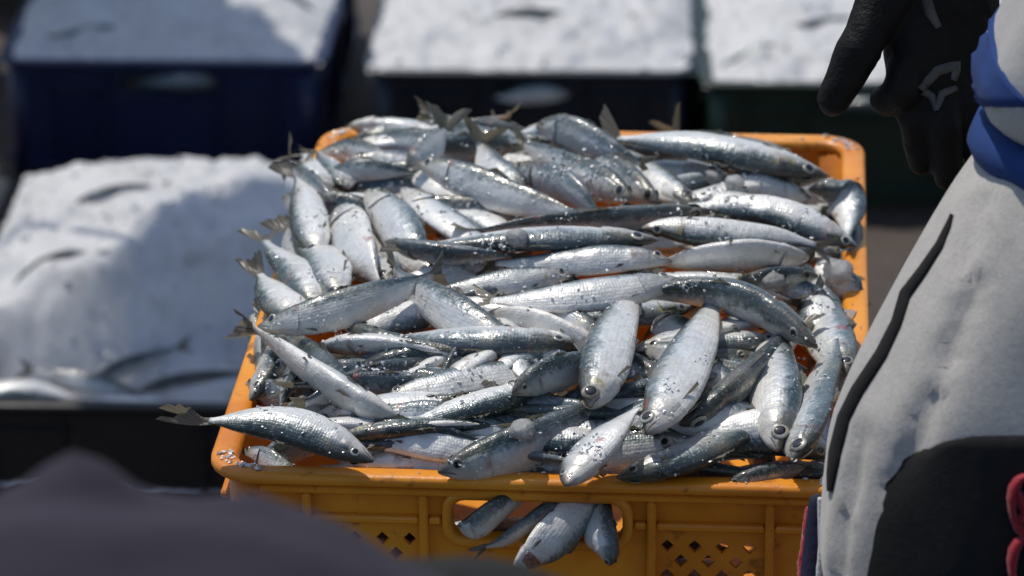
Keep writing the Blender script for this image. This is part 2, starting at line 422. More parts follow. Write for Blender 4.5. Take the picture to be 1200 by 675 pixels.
BH = .157
def crate_at(px0, px1, py, zrim):               # front edge of a crate from the pixels of its front rim ends
    a = P(px0, py, zrim); b_ = P(px1, py, zrim); return a, b_
bgc = []
def back_crate(name_mat, fx, fy, label, H=BH, yaw=-.045):
    """fx, fy: world position of the middle of the front rim"""
    c_ = V((fx, fy, 0)) + Matrix.Rotation(yaw, 3, 'Z') @ V((0, CD / 2, 0))
    o = make_crate('ice_crate', (c_.x, c_.y, 0), yaw, CW, CD, H, M[name_mat], label, 'crates of ice behind the sardines')
    bgc.append((o, c_, yaw)); return o
def mid(px, py, z): p = P(px, py, z); return p.x, p.y
back_crate('blue', *mid(187, 74, BH), 'blue plastic crate filled with crushed ice')
back_crate('navy', *mid(621, 86, BH), 'dark teal plastic crate of ice between the blue and green ones')
back_crate('green', *mid(1018, 100, BH), 'dark green plastic crate of ice behind the gloved hand')
back_crate('black', *mid(152, 477, BH), 'black plastic crate of ice left of the orange crate')
back_crate('black', *mid(-338, 462, BH), 'black plastic crate at the left edge of the picture')

# ice inside the crates
def ice_heap(c_, yaw, H, label, seed, lift=.03, skew=(0, 0), nx=70, ny=96, chunks=380, scoop=0.0):
    rr = random.Random(seed); W_, D_ = (CW - .012, CD - .012)
    M3 = Matrix.Rotation(yaw, 3, 'Z'); vs_, fs = [], []
    def hz(u, v):
        edge = max(0, 1 - abs(u) ** 4) * max(0, 1 - abs(v) ** 4)
        p = V((u * 3 + seed * 7, v * 4, seed))
        z = H - .004 + lift * edge * (1 + skew[0] * u + skew[1] * v)
        z += .022 * noise.fractal(p * .6, 1.0, 2.1, 3) * (.4 + .6 * edge) + .005 * noise.fractal(p * 3.2, 1, 2, 3)
        if scoop:
            f = min(1, max(0, (.45 * u - v + .12 * noise.noise(p * .5) - .02) / .46)); z -= scoop * f * f * (3 - 2 * f) - .012 * (1 - f)
        return z
    for j in range(ny + 1):
        for i in range(nx + 1):
            u, v = 2 * i / nx - 1, 2 * j / ny - 1
            q = M3 @ V((u * W_ / 2, v * D_ / 2, 0)) + c_
            vs_.append((q.x, q.y, hz(u, v)))
    for j in range(ny):
        for i in range(nx):
            a = j * (nx + 1) + i; fs.append((a, a + 1, a + nx + 2, a + nx + 1))
    for k in range(chunks):
        u, v = rr.uniform(-.97, .97), rr.uniform(-.97, .97); s = rr.choice((.0015, .002, .003, .004))
        q = M3 @ V((u * W_ / 2, v * D_ / 2, 0)) + c_; q.z = hz(u, v) + s * .2
        rot = Matrix.Rotation(rr.uniform(0, 6.3), 3, V((rr.gauss(0, 1), rr.gauss(0, 1), rr.gauss(0, 1))).normalized())
        b0 = len(vs_)
        for dx, dy, dz in ((1, 0, 0), (-1, 0, 0), (0, 1, 0), (0, -1, 0), (0, 0, 1), (0, 0, -1)):
            vs_.append(q + rot @ (V((dx, dy, dz)) * s * rr.uniform(.6, 1.2)))
        for a, b_, c2 in ((0, 2, 4), (2, 1, 4), (1, 3, 4), (3, 0, 4), (2, 0, 5), (1, 2, 5), (3, 1, 5), (0, 3, 5)): fs.append((b0 + a, b0 + b_, b0 + c2))
    o = from_data('crushed_ice', vs_, fs, M['ice'], smooth=False)
    o.data.polygons.foreach_set('use_smooth', [i < nx * ny for i in range(len(o.data.polygons))])
    tag(o, label, None, None, 'stuff'); return hz
ICE = {}
for (o, c_, yw), lb, lift, skew, sd in zip(bgc, ('white crushed ice heaped in the blue crate', 'white crushed ice heaped in the dark teal crate', 'white crushed ice heaped in the dark green crate', 'white crushed ice heaped in the black crate beside the orange one', 'white crushed ice in the black crate at the picture edge'),
                                      (.045, .045, .038, .05, .04), ((0, .1), (0, .1), (0, 0), (-.1, .3), (0, .2)), (1, 2, 3, 4, 5)):
    ICE[o.name] = (ice_heap(c_, yw, BH, lb, sd, lift, skew, scoop=.085 if sd == 4 else 0), c_, yw)

# ------------------------------------------------------------------ sardines
S_PROF = [(0, .05), (.012, .13), (.03, .22), (.055, .335), (.085, .45), (.12, .565), (.16, .68), (.205, .79), (.215, .81), (.235, .815), (.28, .90), (.34, .965), (.40, 1.0), (.46, .995), (.52, .965), (.58, .915), (.64, .87), (.70, .80), (.76, .70), (.82, .57), (.87, .44), (.91, .325), (.945, .265), (.975, .235), (1.0, .24)]
W_PROF = [(0, .06), (.03, .34), (.085, .60), (.16, .80), (.215, .90), (.235, .87), (.34, .98), (.45, 1.0), (.58, .90), (.70, .70), (.82, .45), (.91, .25), (.975, .14), (1.0, .10)]
def lut(tb, x):
    for (a, b_), (c, d) in zip(tb, tb[1:]):
        if x <= c: return b_ + (d - b_) * (x - a) / (c - a)
    return tb[-1][1]
def eye_meshes():
    vs_, fs = [], []; prof = [(0, .62), (.35, .60), (.62, .50), (.85, .32), (1.0, .05), (1.02, -.2)]; n = 16
    for r_, z in prof:
        for k in range(n): a = 2 * math.pi * k / n; vs_.append((r_ * math.cos(a), r_ * math.sin(a), z))
    for i in range(len(prof) - 1):
        for k in range(n): fs.append((i * n + k, i * n + (k + 1) % n, (i + 1) * n + (k + 1) % n, (i + 1) * n + k))
    me = bpy.data.meshes.new('eye'); me.from_pydata(vs_, [], fs); me.materials.append(M['iris'])
    me.polygons.foreach_set('use_smooth', [True] * len(me.polygons))
    vs2, fs2 = [(0, 0, .70)], []
    for r_, z in ((.36, .67), (.57, .57), (.66, .47)):
        for k in range(n): a = 2 * math.pi * k / n; vs2.append((r_ * math.cos(a), r_ * math.sin(a), z))
    for k in range(n): fs2.append((0, 1 + k, 1 + (k + 1) % n))
    for i in range(2):
        for k in range(n): fs2.append((1 + i * n + k, 1 + (i + 1) * n + k, 1 + (i + 1) * n + (k + 1) % n, 1 + i * n + (k + 1) % n))
    m2 = bpy.data.meshes.new('pupil'); m2.from_pydata(vs2, [], fs2); m2.materials.append(M['pupil'])
    m2.polygons.foreach_set('use_smooth', [True] * len(m2.polygons))
    return me, m2
EYE, PUPIL = eye_meshes()
ALLTRI = []                                       # (verts, faces) of all fish bodies, for scattering ice crumbs
def sardine(h, md, t, dorsal, depth, label, group=None, full=True, spread=.8, thick=.60, tail_len=None, tail_dir=None, torn=False, fins=True, name='sardine', seed=None, limp=.75):
    """h, md, t: snout, middle and tail base in world space (quadratic curve through md)"""
    rr = random.Random(seed if seed is not None else int((h.x * 7919 + h.y * 104729 + h.z * 31) * 1000))
    ctrl = 2 * md - .5 * (h + t)
    def C(s): return h * (1 - s) ** 2 + ctrl * (2 * s * (1 - s)) + t * s * s
    def T(s): return ((ctrl - h) * (2 * (1 - s)) + (t - ctrl) * (2 * s)).normalized()
    twist = rr.uniform(-limp, limp); wob = rr.uniform(-.0034, .0034); thick *= rr.uniform(.78, 1.06); dent = rr.uniform(.05, .15)
    L = sum((C(i / 20) - C((i - 1) / 20)).length for i in range(1, 21))
    def F(s):
        tt = T(s); d = (dorsal - tt * dorsal.dot(tt)); d.normalize(); d = Matrix.Rotation(twist * (s - .3), 3, tt) @ d; return C(s) + d * (wob * math.sin(s * 6.0 + twist * 9)), tt, d, tt.cross(d)
    hd = depth / 2; hw = hd * thick
    ss = [p[0] for p in S_PROF]; NR = 22
    vs_, uvs, fs = [], [], []
    sd = rr.uniform(0, 90)
    def ring_pt(s, a):                            # a: 0 dorsal .. pi ventral .. 2pi
        c, tt, d, b_ = F(s)
        ca, sa = math.cos(a), math.sin(a)
        dp = hd * lut(S_PROF, s); wp = hw * lut(W_PROF, s)
        y = ca * dp * (.90 if ca > 0 else 1.10)
        x = math.copysign(abs(sa) ** .92, sa) * wp * (1 - (.32 * ca * ca if ca < 0 else .10 * ca * ca))
        # jaw line and gill edge relief
        f = math.acos(max(-1, min(1, ca))) / math.pi
        if s < .08: x *= 1 - .22 * math.exp(-((f - .52 - 1.6 * s) / .05) ** 2)
        if abs(s - .225) < .012: x *= .965
        x *= 1 + dent * noise.noise(V((s * 7 + sd, a * 1.1, sd))) + .05 * noise.noise(V((s * 21 + sd, a * 2.2, sd))); y *= 1 + .05 * noise.noise(V((s * 7, a, sd + 9)))
        return c + d * y + b_ * x, f
    for s in ss:
        for k in range(NR):
            p, f = ring_pt(s, 2 * math.pi * k / NR); vs_.append(p); uvs.append((s, f))
    n = len(ss)
    for i in range(n - 1):
        for k in range(NR): fs.append((i * NR + k, i * NR + (k + 1) % NR, (i + 1) * NR + (k + 1) % NR, (i + 1) * NR + k))
    fs.append(tuple(range(NR - 1, -1, -1))); fs.append(tuple((n - 1) * NR + k for k in range(NR)))
    loc = md.copy(); lowz = min(v.z for v in vs_); loc.z = lowz
    root = empty(name, loc, label, 'fish', group)
    from_data('body', vs_, fs, M['skin'], root, uvs=uvs, off=loc)
    ALLTRI.append((vs_, fs))
    # eyes
    for sgn in (1, -1):
        a = R(62) * sgn; s0 = .088
        p, _ = ring_pt(s0, a); c, tt, d, b_ = F(s0)
        nn = (b_ * sgn * 1.0 + d * .22 - tt * .22).normalized()
        x = tt - nn * tt.dot(nn); x.normalize(); y = nn.cross(x); er = L * .0270 * rr.uniform(.9, 1.1)
        mw = Matrix((x * er, y * er, nn * er * .40)).transposed().to_4x4(); mw.translation = p - nn * er * .08 - loc
        e = mesh_obj('eye', EYE, None, root); e.matrix_local = mw
        mesh_obj('pupil', PUPIL, None, e)
    # tail fin
    tl = tail_len if tail_len else L * .17
    c, tt, d, b_ = F(1.0); td = (tail_dir.normalized() if tail_dir is not None else tt)
    dd = (d - td * d.dot(td)).normalized(); bb = td.cross(dd); nr, ns = 11, 5; tv, tu, tf = [], [], []
    cur = rr.uniform(-.25, .25); ped = hd * .24
    for j in range(nr):
        q = 2 * j / (nr - 1) - 1
        ln = tl * (.36 + .64 * abs(q) ** 1.15) * rr.uniform(.9, 1.05)
        for i in range(ns + 1):
            s = i / ns; ang = q * spread * .62
            p = c - td * .002 + dd * (ped * q * (1 - s * .3)) + td * (math.cos(ang) * ln * s) + dd * (math.sin(ang) * ln * s)
            p += bb * (tl * (cur * s * s + .05 * (1 if j % 2 else -1) * s * .7 + .08 * math.sin(q * 3 + sd) * s))
            tv.append(p); tu.append((s, (q + 1) / 2))
    for j in range(nr - 1):
        for i in range(ns): a = j * (ns + 1) + i; tf.append((a, a + 1, a + ns + 2, a + ns + 1))
    from_data('tail_fin', tv, tf, M['fin'], root, uvs=tu, off=loc)
    if not full: return root
    # gill cover: a slightly raised plate on each side
    for sgn in (1, -1):
        gv, gu, gf = [], [], []; ni, nk = 7, 8
        for i in range(ni + 1):
            for k in range(nk + 1):
                fa = k / nk; a = R(48 + 100 * fa) * sgn
                s0 = .115; s1 = .218 + .022 * math.sin(fa * math.pi) - .012 * fa
                s = s0 + (s1 - s0) * i / ni
                p, f = ring_pt(s, a); c, tt, d, b_ = F(s); out = (p - c).normalized()
                lift = .0004 + (.0005 * (i / ni) ** 2 if 0 < k < nk else 0)
                if i == 0 or k in (0, nk): lift = -.0004
                gv.append(p + out * lift); gu.append((s, f))
        for i in range(ni):
            for k in range(nk): a = i * (nk + 1) + k; gf.append((a, a + 1, a + nk + 2, a + nk + 1))
        from_data('gill_cover', gv, gf, M['gill_red'] if torn else M['skin'], root, uvs=gu, off=loc)
    if not fins: return root
    def fin(nm, s0, s1, a, ht, back, flare=0.0, n_=6):
        fv, fu, ff = [], [], []
        for i in range(n_ + 1):
            q = i / n_; s = s0 + (s1 - s0) * q; p, _ = ring_pt(s, a); c, tt, d, b_ = F(s); out = (p - c).normalized()
            ln = ht * (1 - .62 * q) * rr.uniform(.88, 1.05)
            dirv = (out * (.75 + flare) + tt * back).normalized()
            sidev = tt.cross(out)
            for k in range(4):
                r_ = k / 3
                fv.append(p - out * .0008 + dirv * ln * r_ + sidev * (ln * .10 * math.sin(q * 5 + sd) * r_ + (.0006 if i % 2 else -.0006) * r_)); fu.append((r_, q * .5))
        for i in range(n_):
            for k in range(3): b0 = i * 4 + k; ff.append((b0, b0 + 1, b0 + 5, b0 + 4))
        from_data(nm, fv, ff, M['fin'], root, uvs=fu, off=loc)
    fin('dorsal_fin', .42, .54, 0, L * .060, rr.uniform(.9, 2.2))
    for sgn in (1, -1): fin('pectoral_fin', .235, .262, R(138) * sgn, L * .095, rr.uniform(1.4, 3.2), .15, 4)
    for sgn in (1, -1): fin('pelvic_fin', .52, .545, R(166) * sgn, L * .045, rr.uniform(1.2, 2.5), .1, 3)
    fin('anal_fin', .74, .90, math.pi, L * .018, 1.2, 0, 6)
    return root

MC = Matrix.Rotation(YAW, 3, 'Z'); CC = V((CX, CY, 0))
def hsurf(x, y):                                  # nominal height of the middle of the top layer of fish
    q = MC.transposed() @ (V((x, y, 0)) - CC); u, v = q.x / (CW / 2), q.y / (CD / 2)
    e = max(0, 1 - min(1, abs(u)) ** 4) * max(0, 1 - min(1, abs(v)) ** 5)
    return RIM - .010 + .026 * e
def PH(px, py, off=0.0):
    z = RIM
    for _ in range(6):
        p = P(px, py, z + off); z = hsurf(p.x, p.y)
    return P(px, py, z + off)
HINT = {'U': (0, 1), 'D': (0, -1), 'L': (-1, 0), 'R': (1, 0)}
def hero(hx, hy, tx, ty, bend, wpx, hint, tilt, off, label, dh=0.0, dt=None, **kw):
    if dt is None:
        up_ = abs(ty - hy) > abs(tx - hx) * .75; ex_ = 1.20 if up_ else 1.08; dt = -.010 if up_ else -.005
        tx = hx + (tx - hx) * ex_; ty = hy + (ty - hy) * ex_
    wpx *= 1.2 if wpx < 36 else 1.08 if wpx < 46 else .97
    h = PH(hx, hy, off + dh); t = PH(tx, ty, off + dt)
    mp = PH((hx + tx) / 2 + bend[0], (hy + ty) / 2 + bend[1], off + (dh + dt) * .35 + .002)
    z = depth_of(mp); a = R(tilt); hv = HINT[hint]
    dep = wpx * z / FPX / math.sqrt(math.cos(a) ** 2 + .32 * math.sin(a) ** 2)
    dor = (RGT * hv[0] + UPV * hv[1]) * math.cos(a) - FWD * math.sin(a)
    return sardine(h, mp, t, dor, dep, label, 'sardines heaped in the orange crate', limp=.3, **kw)

HEROES = [
 (352, 380, 302, 322, (0, 2), 42, 'L', -30, .016, 'sardine hanging its dark tail over the left rim, below the upright tail', dict(dt=.012, spread=.4, tail_len=.030)),
 (384, 222, 352, 182, (0, 0), 34, 'L', 0, .020, 'sardine with a ragged brown tail fan in the back left corner', dict(dt=.012, spread=1.3, tail_len=.026)),
 (408, 222, 374, 178, (0, 0), 32, 'L', 20, .016, 'sardine with short pale tail beside the back left rim corner', dict(dt=.010, spread=1.0, tail_len=.022)),
 (476, 216, 384, 226, (0, -4), 30, 'U', -20, .008, 'pale sardine under the raised tails at the back left', {}),
 (392, 214, 470, 236, (0, 0), 30, 'U', 20, .004, 'bluish sardine wedged beneath the plump white-bellied one', {}),
 (540, 214, 440, 196, (0, 0), 28, 'U', -10, .006, 'silver sardine beneath the yellow-gilled one at the back left', {}),
 (452, 334, 420, 258, (0, 0), 40, 'L', -20, .006, 'silver sardine filling the gap left of the dark narrow one', {}),
 (520, 316, 430, 300, (0, 0), 30, 'D', 20, .010, 'small sardine below the dark narrow one at centre left', {}),
 (390, 352, 470, 372, (0, 0), 32, 'D', 40, .004, 'dark sardine under the silver one that points left', {}),
 (320, 420, 400, 446, (0, 0), 34, 'U', 30, .000, 'grey sardine beneath the long white-bellied one at left', {}),
 (966, 300, 1000, 346, (0, 0), 34, 'R', 0, .008, 'crumpled silver sardine against the right wall below the curled one', {}),
 (636, 486, 742, 462, (0, 0), 36, 'U', 30, .004, 'sardine in the gap under the upright greyish one', {}),
 (812, 470, 884, 430, (0, 0), 36, 'U', 40, .002, 'dark sardine in the gap right of the yellow-cheeked one', {}),
 (700, 440, 770, 400, (0, 0), 36, 'R', 40, .002, 'shadowed sardine in the gap between the two broad upright ones', {}),
 # front row, left to right
 (440, 538, 246, 491, (-8, -12), 48, 'D', 50, .024, 'dark-backed sardine lying over the front left corner, tail sticking out beyond the crate', dict(dt=.012, spread=.14, tail_len=.034)),
 (282, 530, 372, 556, (0, 4), 24, 'U', -20, -.004, 'pale sardine low in the front left corner beneath the overhanging fish', {}),
 (470, 512, 380, 492, (0, -6), 42, 'D', -20, .004, 'pale-bellied short sardine just above the overhanging front left fish', {}),
 (447, 516, 640, 506, (0, -10), 50, 'U', 20, .006, 'sardine with yellow-flecked head in the front row, left of the clear ice lump', {}),
 (514, 556, 716, 478, (6, 0), 66, 'U', 16, .014, 'big blue-grey sardine resting its head on the middle of the front rim', {}),
 (664, 568, 748, 478, (-6, 0), 52, 'L', -55, .030, 'white-bellied sardine with ruffled scales lying head down across the front rim', dict(spread=.3, dt=.006)),
 (722, 560, 902, 478, (10, 10), 62, 'R', 28, .012, 'thick sardine with dark lower side slanting up from the front rim', {}),
 (852, 566, 944, 548, (0, 0), 24, 'U', 30, .004, 'small sardine tucked behind the front rim near the right corner', {}),
 # second row
 (755, 508, 822, 372, (4, 8), 70, 'L', -14, .030, 'broad silver sardine pointing head down, eye and yellow cheek towards the camera', dict(dh=.004)),
 (690, 478, 732, 350, (-2, 6), 62, 'L', 14, .032, 'broad greyish sardine standing head down with red marks on its side', dict(dh=.004)),
 (600, 462, 706, 424, (0, -8), 48, 'U', 30, .030, 'sardine with a round bright eye facing left in the middle of the heap', dict(thick=.7)),
 (640, 450, 470, 506, (4, -4), 28, 'D', 62, .020, 'slim blue-backed sardine running under the one with the round eye', dict(spread=.3)),
 (448, 470, 636, 432, (4, -4), 40, 'U', -45, .014, 'white-sided sardine pointing left below the dark-backed pair', {}),
 (796, 498, 922, 392, (6, 10), 42, 'L', 72, .016, 'dark-backed sardine slanting down between two broad silver ones', {}),
 (914, 528, 912, 396, (-4, 0), 58, 'R', 32, .020, 'sardine lying head down with bright left side and dark right side', dict(spread=.4)),
 (926, 540, 966, 420, (6, 6), 46, 'R', 66, .022, 'blue-backed sardine curving down at the right front corner', {}),
 (988, 442, 960, 348, (4, 0), 52, 'R', 40, .010, 'grey-blue sardine lying along the right wall beside the orange rim', {}),
 (958, 408, 756, 356, (0, -34), 44, 'U', 62, .030, 'arched sardine with barred dark back in front of the right wall', dict(spread=.3)),
 (468, 492, 300, 388, (-4, 6), 36, 'D', -62, .018, 'long white-bellied sardine slanting down from the left rim', dict(spread=.5, dt=.010)),
 (330, 462, 304, 384, (-2, 0), 36, 'L', -60, .002, 'pale sardine lying upright along the left rim', {}),
 (428, 500, 330, 402, (6, -4), 38, 'R', 70, .008, 'dark sardine beneath the long white-bellied one at left', dict(torn=True)),
 (288, 452, 366, 492, (0, -6), 36, 'U', 45, .002, 'mottled sardine at the left rim with a bloody torn gill beside it', dict(torn=True)),
 (674, 404, 462, 398, (0, 2), 38, 'D', 76, .018, 'dark-backed sardine with head pointing right in the middle of the heap', {}),
 (404, 384, 592, 418, (-14, 8), 30, 'U', 70, .014, 'curved dark-backed sardine beneath the silver one at left', {}),
 (412, 436, 582, 428, (0, -8), 32, 'U', 55, .006, 'spotted dark sardine below the curved dark-backed one', {}),
 (302, 382, 492, 326, (4, 6), 48, 'U', -12, .032, 'silver sardine with dark eye pointing left over the left rim', {}),
 (612, 394, 474, 318, (-14, 12), 44, 'U', -30, .024, 'silver sardine bending down from the centre left of the heap', {}),
 (712, 408, 566, 376, (0, -4), 34, 'D', -40, .016, 'silver sardine lying just above the dark-backed one in the middle', {}),
 (706, 392, 600, 356, (4, -2), 34, 'U', -30, .020, 'short silver sardine squeezed left of the upright greyish one', {}),
 (798, 328, 592, 350, (0, 6), 34, 'U', -50, .032, 'long pale sardine across the middle with its forked tail at left', dict(spread=.9)),
 (672, 322, 520, 340, (0, -2), 26, 'U', -30, .022, 'narrow silver sardine behind the long pale one', {}),
 (788, 308, 596, 308, (0, -4), 30, 'U', -35, .028, 'pale sardine with brown snout pointing right above the long pale one', {}),
 (950, 298, 782, 306, (0, 2), 38, 'D', -55, .022, 'white-bellied sardine with pink gill near the right side', {}),
 (752, 272, 940, 292, (0, -10), 36, 'D', 25, .028, 'silver sardine with a row of dark spots towards the right', {}),
 (772, 282, 506, 290, (0, -6), 31, 'D', 72, .034, 'long dark-backed sardine across the middle with a lump of ice on it', {}),
 (452, 284, 588, 300, (0, 4), 24, 'U', 72, .030, 'dark narrow sardine left of the long dark-backed one', {}),
 (838, 250, 578, 272, (0, -6), 27, 'U', 52, .030, 'blue-green backed sardine lying behind the long dark-backed one', {}),
 (1004, 288, 824, 246, (14, -10), 36, 'D', 38, .026, 'sardine with shaded underside reaching towards the right wall', {}),
 (770, 372, 812, 400, (0, 0), 34, 'R', 30, .006, 'sardine half hidden between the two upright silver ones', {}),
 (880, 338, 930, 312, (0, 0), 26, 'U', -20, .014, 'small pale sardine piece above the arched one', {}),
 (905, 328, 968, 358, (0, -4), 34, 'U', 0, .014, 'dull grey sardine behind the arched one near the right wall', {}),
 (944, 340, 956, 402, (0, 0), 34, 'L', -40, .006, 'white-bellied sardine between the arched one and the right wall', {}),
 (830, 420, 880, 372, (0, 0), 36, 'L', 50, .004, 'dark sardine deep between the two broad ones at right', {}),
 # back part
 (486, 196, 660, 250, (0, -6), 46, 'U', -14, .032, 'large silver sardine with a yellow-green gill in the back left', {}),
 (472, 220, 572, 300, (4, 0), 50, 'R', -12, .026, 'silver sardine slanting right below the large one at the back left', {}),
 (432, 222, 498, 306, (0, 0), 46, 'R', 42, .022, 'sardine with bright silver side and dark right edge, left of centre', {}),
 (396, 244, 436, 322, (-4, 0), 46, 'L', -62, .018, 'plump white-bellied sardine in the left part of the heap', {}),
 (372, 304, 346, 206, (2, 0), 40, 'L', -30, .018, 'sardine with its tail raised over the back left rim', dict(dt=.014, spread=1.0, tail_len=.026)),
 (404, 350, 354, 284, (2, 2), 40, 'L', -45, .020, 'pale sardine pointing down right near the left rim', {}),
 (378, 362, 314, 282, (0, 2), 52, 'L', -20, .016, 'silver sardine with its tail fin up against the ice at left', dict(dt=.012, spread=.8, tail_len=.026)),
 (392, 238, 338, 196, (0, 0), 30, 'U', 10, .022, 'brown-tailed sardine at the back left, tail fanned out over the rim', dict(dt=.010, spread=1.4, tail_len=.026)),
 (606, 186, 700, 250, (2, -2), 46, 'U', 10, .032, 'sardine with open jaw and black eye behind the centre of the heap', {}),
 (628, 148, 742, 186, (0, -4), 42, 'U', 8, .034, 'sardine with a large white-ringed eye at the back rim', {}),
 (740, 236, 624, 176, (4, -2), 48, 'U', -10, .028, 'silver sardine with brown snout pointing right in the back', {}),
 (772, 238, 672, 172, (4, 0), 46, 'U', -10, .022, 'broad silver sardine behind the brown-snouted one', {}),
 (808, 242, 730, 182, (4, 0), 40, 'R', 30, .018, 'dark-striped sardine slanting down towards the right', {}),
 (968, 204, 742, 166, (0, -6), 34, 'D', 52, .034, 'long dark-bellied sardine along the back rim pointing right', dict(spread=1.2, tail_len=.030, tail_dir=V((-.9, .1, .6)))),
 (950, 228, 826, 214, (0, -2), 30, 'U', -20, .018, 'sardine with brown snout behind the curled one at right', {}),
 (920, 250, 800, 230, (0, 0), 26, 'U', -60, .014, 'pale-bellied sardine left of the curled one', {}),
 (948, 222, 984, 268, (22, -16), 50, 'R', 30, .024, 'curled plump sardine against the right wall', dict(spread=.2)),
 (900, 182, 800, 160, (0, 0), 26, 'U', 40, .004, 'sardine hidden below the long one at the back rim, fin sticking up', dict(tail_dir=V((-.5, .2, .9)), tail_len=.026)),
 (470, 186, 372, 180, (0, -3), 24, 'U', -10, .012, 'small bluish sardine in the back left corner', {}),
 (376, 208, 478, 202, (0, -4), 26, 'U', 10, .020, 'small glittering sardine pointing left in the back left corner', {}),
 (470, 164, 388, 176, (0, 0), 20, 'U', 0, .010, 'tiny sardine with pale eye beneath the back left rim', {}),
 (478, 196, 522, 152, (0, 0), 30, 'L', 20, .024, 'sardine with its tail fin standing up above the back rim', dict(dt=.016, spread=1.1, tail_len=.026, tail_dir=V((.15, .2, 1)))),
 (600, 176, 506, 176, (0, -8), 34, 'U', 62, .022, 'dark green-backed sardine behind the large silver one at the back', {}),
 (612, 236, 560, 168, (0, 0), 36, 'R', 40, .016, 'grey sardine below the upright tail at the back rim', dict(dt=.014, spread=1.2, tail_len=.024, tail_dir=V((.3, .3, 1)))),
 (680, 206, 590, 160, (0, 0), 32, 'U', 40, .012, 'dull sardine left of the white-ringed eye at the back', {}),
 (330, 236, 398, 268, (0, 0), 32, 'U', -10, .010, 'sardine below the raised tails at the back left', {}),
 (860, 262, 770, 244, (0, 0), 26, 'U', -30, .012, 'silver sardine in front of the dark-striped one', {}),
 (700, 300, 812, 262, (0, 0), 26, 'U', -30, .012, 'silver sardine almost hidden by the long dark-backed one', {}),
]
for e in HEROES: hero(*e[:10], **e[10])

# fish showing in the front hand hole of the orange crate
def wall_pt(x, dy, z): return CC + MC @ V((x, -CD / 2 + dy, z))
gh = 'sardines in the front hand hole'
sardine(wall_pt(-.046, -.006, RIM - .026), wall_pt(-.026, .000, RIM - .021), wall_pt(.012, .040, RIM - .010), UPV * .9 - FWD * .3, .019, 'grey sardine looking left out of the front hand hole', gh)
sardine(wall_pt(.030, .030, RIM - .012), wall_pt(-.005, .000, RIM - .027), wall_pt(-.030, -.012, RIM - .038), UPV * .7 - FWD * .7, .014, 'thin sardine tail poking out of the front hand hole', gh, spread=.5)
sardine(wall_pt(-.012, -.022, RIM - .047), wall_pt(.014, -.006, RIM - .029), wall_pt(.050, .040, RIM - .006), UPV * .2 + RGT * .7 + FWD * .35, .026, 'white-jawed sardine hanging head down from the front hand hole', gh, torn=True)
sardine(wall_pt(.042, -.016, RIM - .044), wall_pt(.041, -.002, RIM - .028), wall_pt(.034, .050, RIM - .012), RGT * .6 - FWD * .6, .022, 'dark sardine at the right end of the front hand hole', gh)

# the fish below the top layer
ROWS = ('in the front row', 'just behind the front row', 'midway back', 'towards the back', 'by the back wall')
COLS = ('against the left wall', 'left of centre', 'in the centre', 'right of centre', 'against the right wall')
FILL = []
def filler(u, v, z, ang, L, depth, tilt, label=None, full=False, slope=0.0, word='half-buried'):
    c = CC + MC @ V((u, v, 0)); c.z = z
    ax = MC @ V((math.cos(ang), math.sin(ang), slope))
    h = c - ax * L / 2; t = c + ax * L / 2
    side = V((-ax.y, ax.x, 0)).normalized()
    md = c + side * rnd.uniform(-.008, .008) + V((0, 0, rnd.uniform(0, .005)))
    dor = side * math.cos(tilt) + V((0, 0, 1)) * math.sin(tilt)
    if label is None:
        e = dor.dot(V((0, -.4, .9)).normalized()); look = 'dark-backed' if e > .45 else 'white-bellied' if e < -.4 else 'silver'
        r_ = ROWS[min(4, int((v / CD + .5) * 5))]; k_ = COLS[min(4, int((u / CW + .5) * 5))]
        hd = -ax; hx, hy = hd.x, hd.y
        dr = ('right' if hx > 0 else 'left') if abs(hx) > abs(hy) * .7 else ('back' if hy > 0 else 'front')
        label = '%s %s sardine %s, %s, head to %s' % (word, look, r_, k_, dr)
    o = sardine(h, md, t, dor, depth, label, 'sardines of the lower layers', full=full, fins=full, seed=rnd.randint(0, 10 ** 6))
    FILL.append((o, len(ALLTRI) - 1)); return o
def inside(u, v, ang, L):
    for s in (-.5, .62):
        if abs(u + math.cos(ang) * L * s) > CW / 2 - (.016 if not EDGE else .010) or abs(v + math.sin(ang) * L * s) > CD / 2 - (.020 if not EDGE else .010): return False
    return True
EDGE = False
TILTS = (-.7, -.4, -.1, .2, .6, 1.0, 1.3, 1.6, 2.4, 2.8)
def scatter(n_, lays, dmin, dmax, full, word):
    cnt = tries = 0
    while cnt < n_ and tries < 9000:
        tries += 1
        u, v = rnd.uniform(-.178, .178), rnd.uniform(-.278, .278) if cnt % 3 else rnd.choice((-.275, -.26, -.24, -.21, -.17, .26)); ang = rnd.choice((0, math.pi)) + rnd.gauss(0, .65); L = rnd.uniform(.10, .125)
        if EDGE:
            q_ = cnt % 4
            if q_ == 0: u, v, ang = rnd.choice((-.182, .182)), rnd.uniform(-.20, .20), rnd.choice((1, -1)) * math.pi / 2 + rnd.gauss(0, .06)
            elif q_ == 1: v, ang = rnd.choice((-.266, -.258)), rnd.choice((0, math.pi)) + rnd.gauss(0, .05)
            elif q_ == 2: u, v, ang = rnd.choice((-.14, -.12, .14)), rnd.uniform(-.05, .26), rnd.choice((0, math.pi)) + rnd.gauss(0, .3)
            L *= .92
        if not inside(u, v, ang, L): continue
        c = CC + MC @ V((u, v, 0))
        filler(u, v, hsurf(c.x, c.y) + rnd.choice(lays) - (.020 if v > .16 and u > -.03 else 0) - (.012 if u > .13 else 0), ang, L, rnd.uniform(dmin, dmax), rnd.choice(TILTS), None, full, rnd.uniform(-.12, .12), word); cnt += 1
scatter(100, (-.010, -.015, -.022), .026, .032, False, 'deeply buried')
scatter(165, (.002, .007, .010, -.004), .022, .029, True, 'half-buried')
EDGE = True
scatter(64, (.006, .002, -.006), .025, .030, True, 'half-buried')
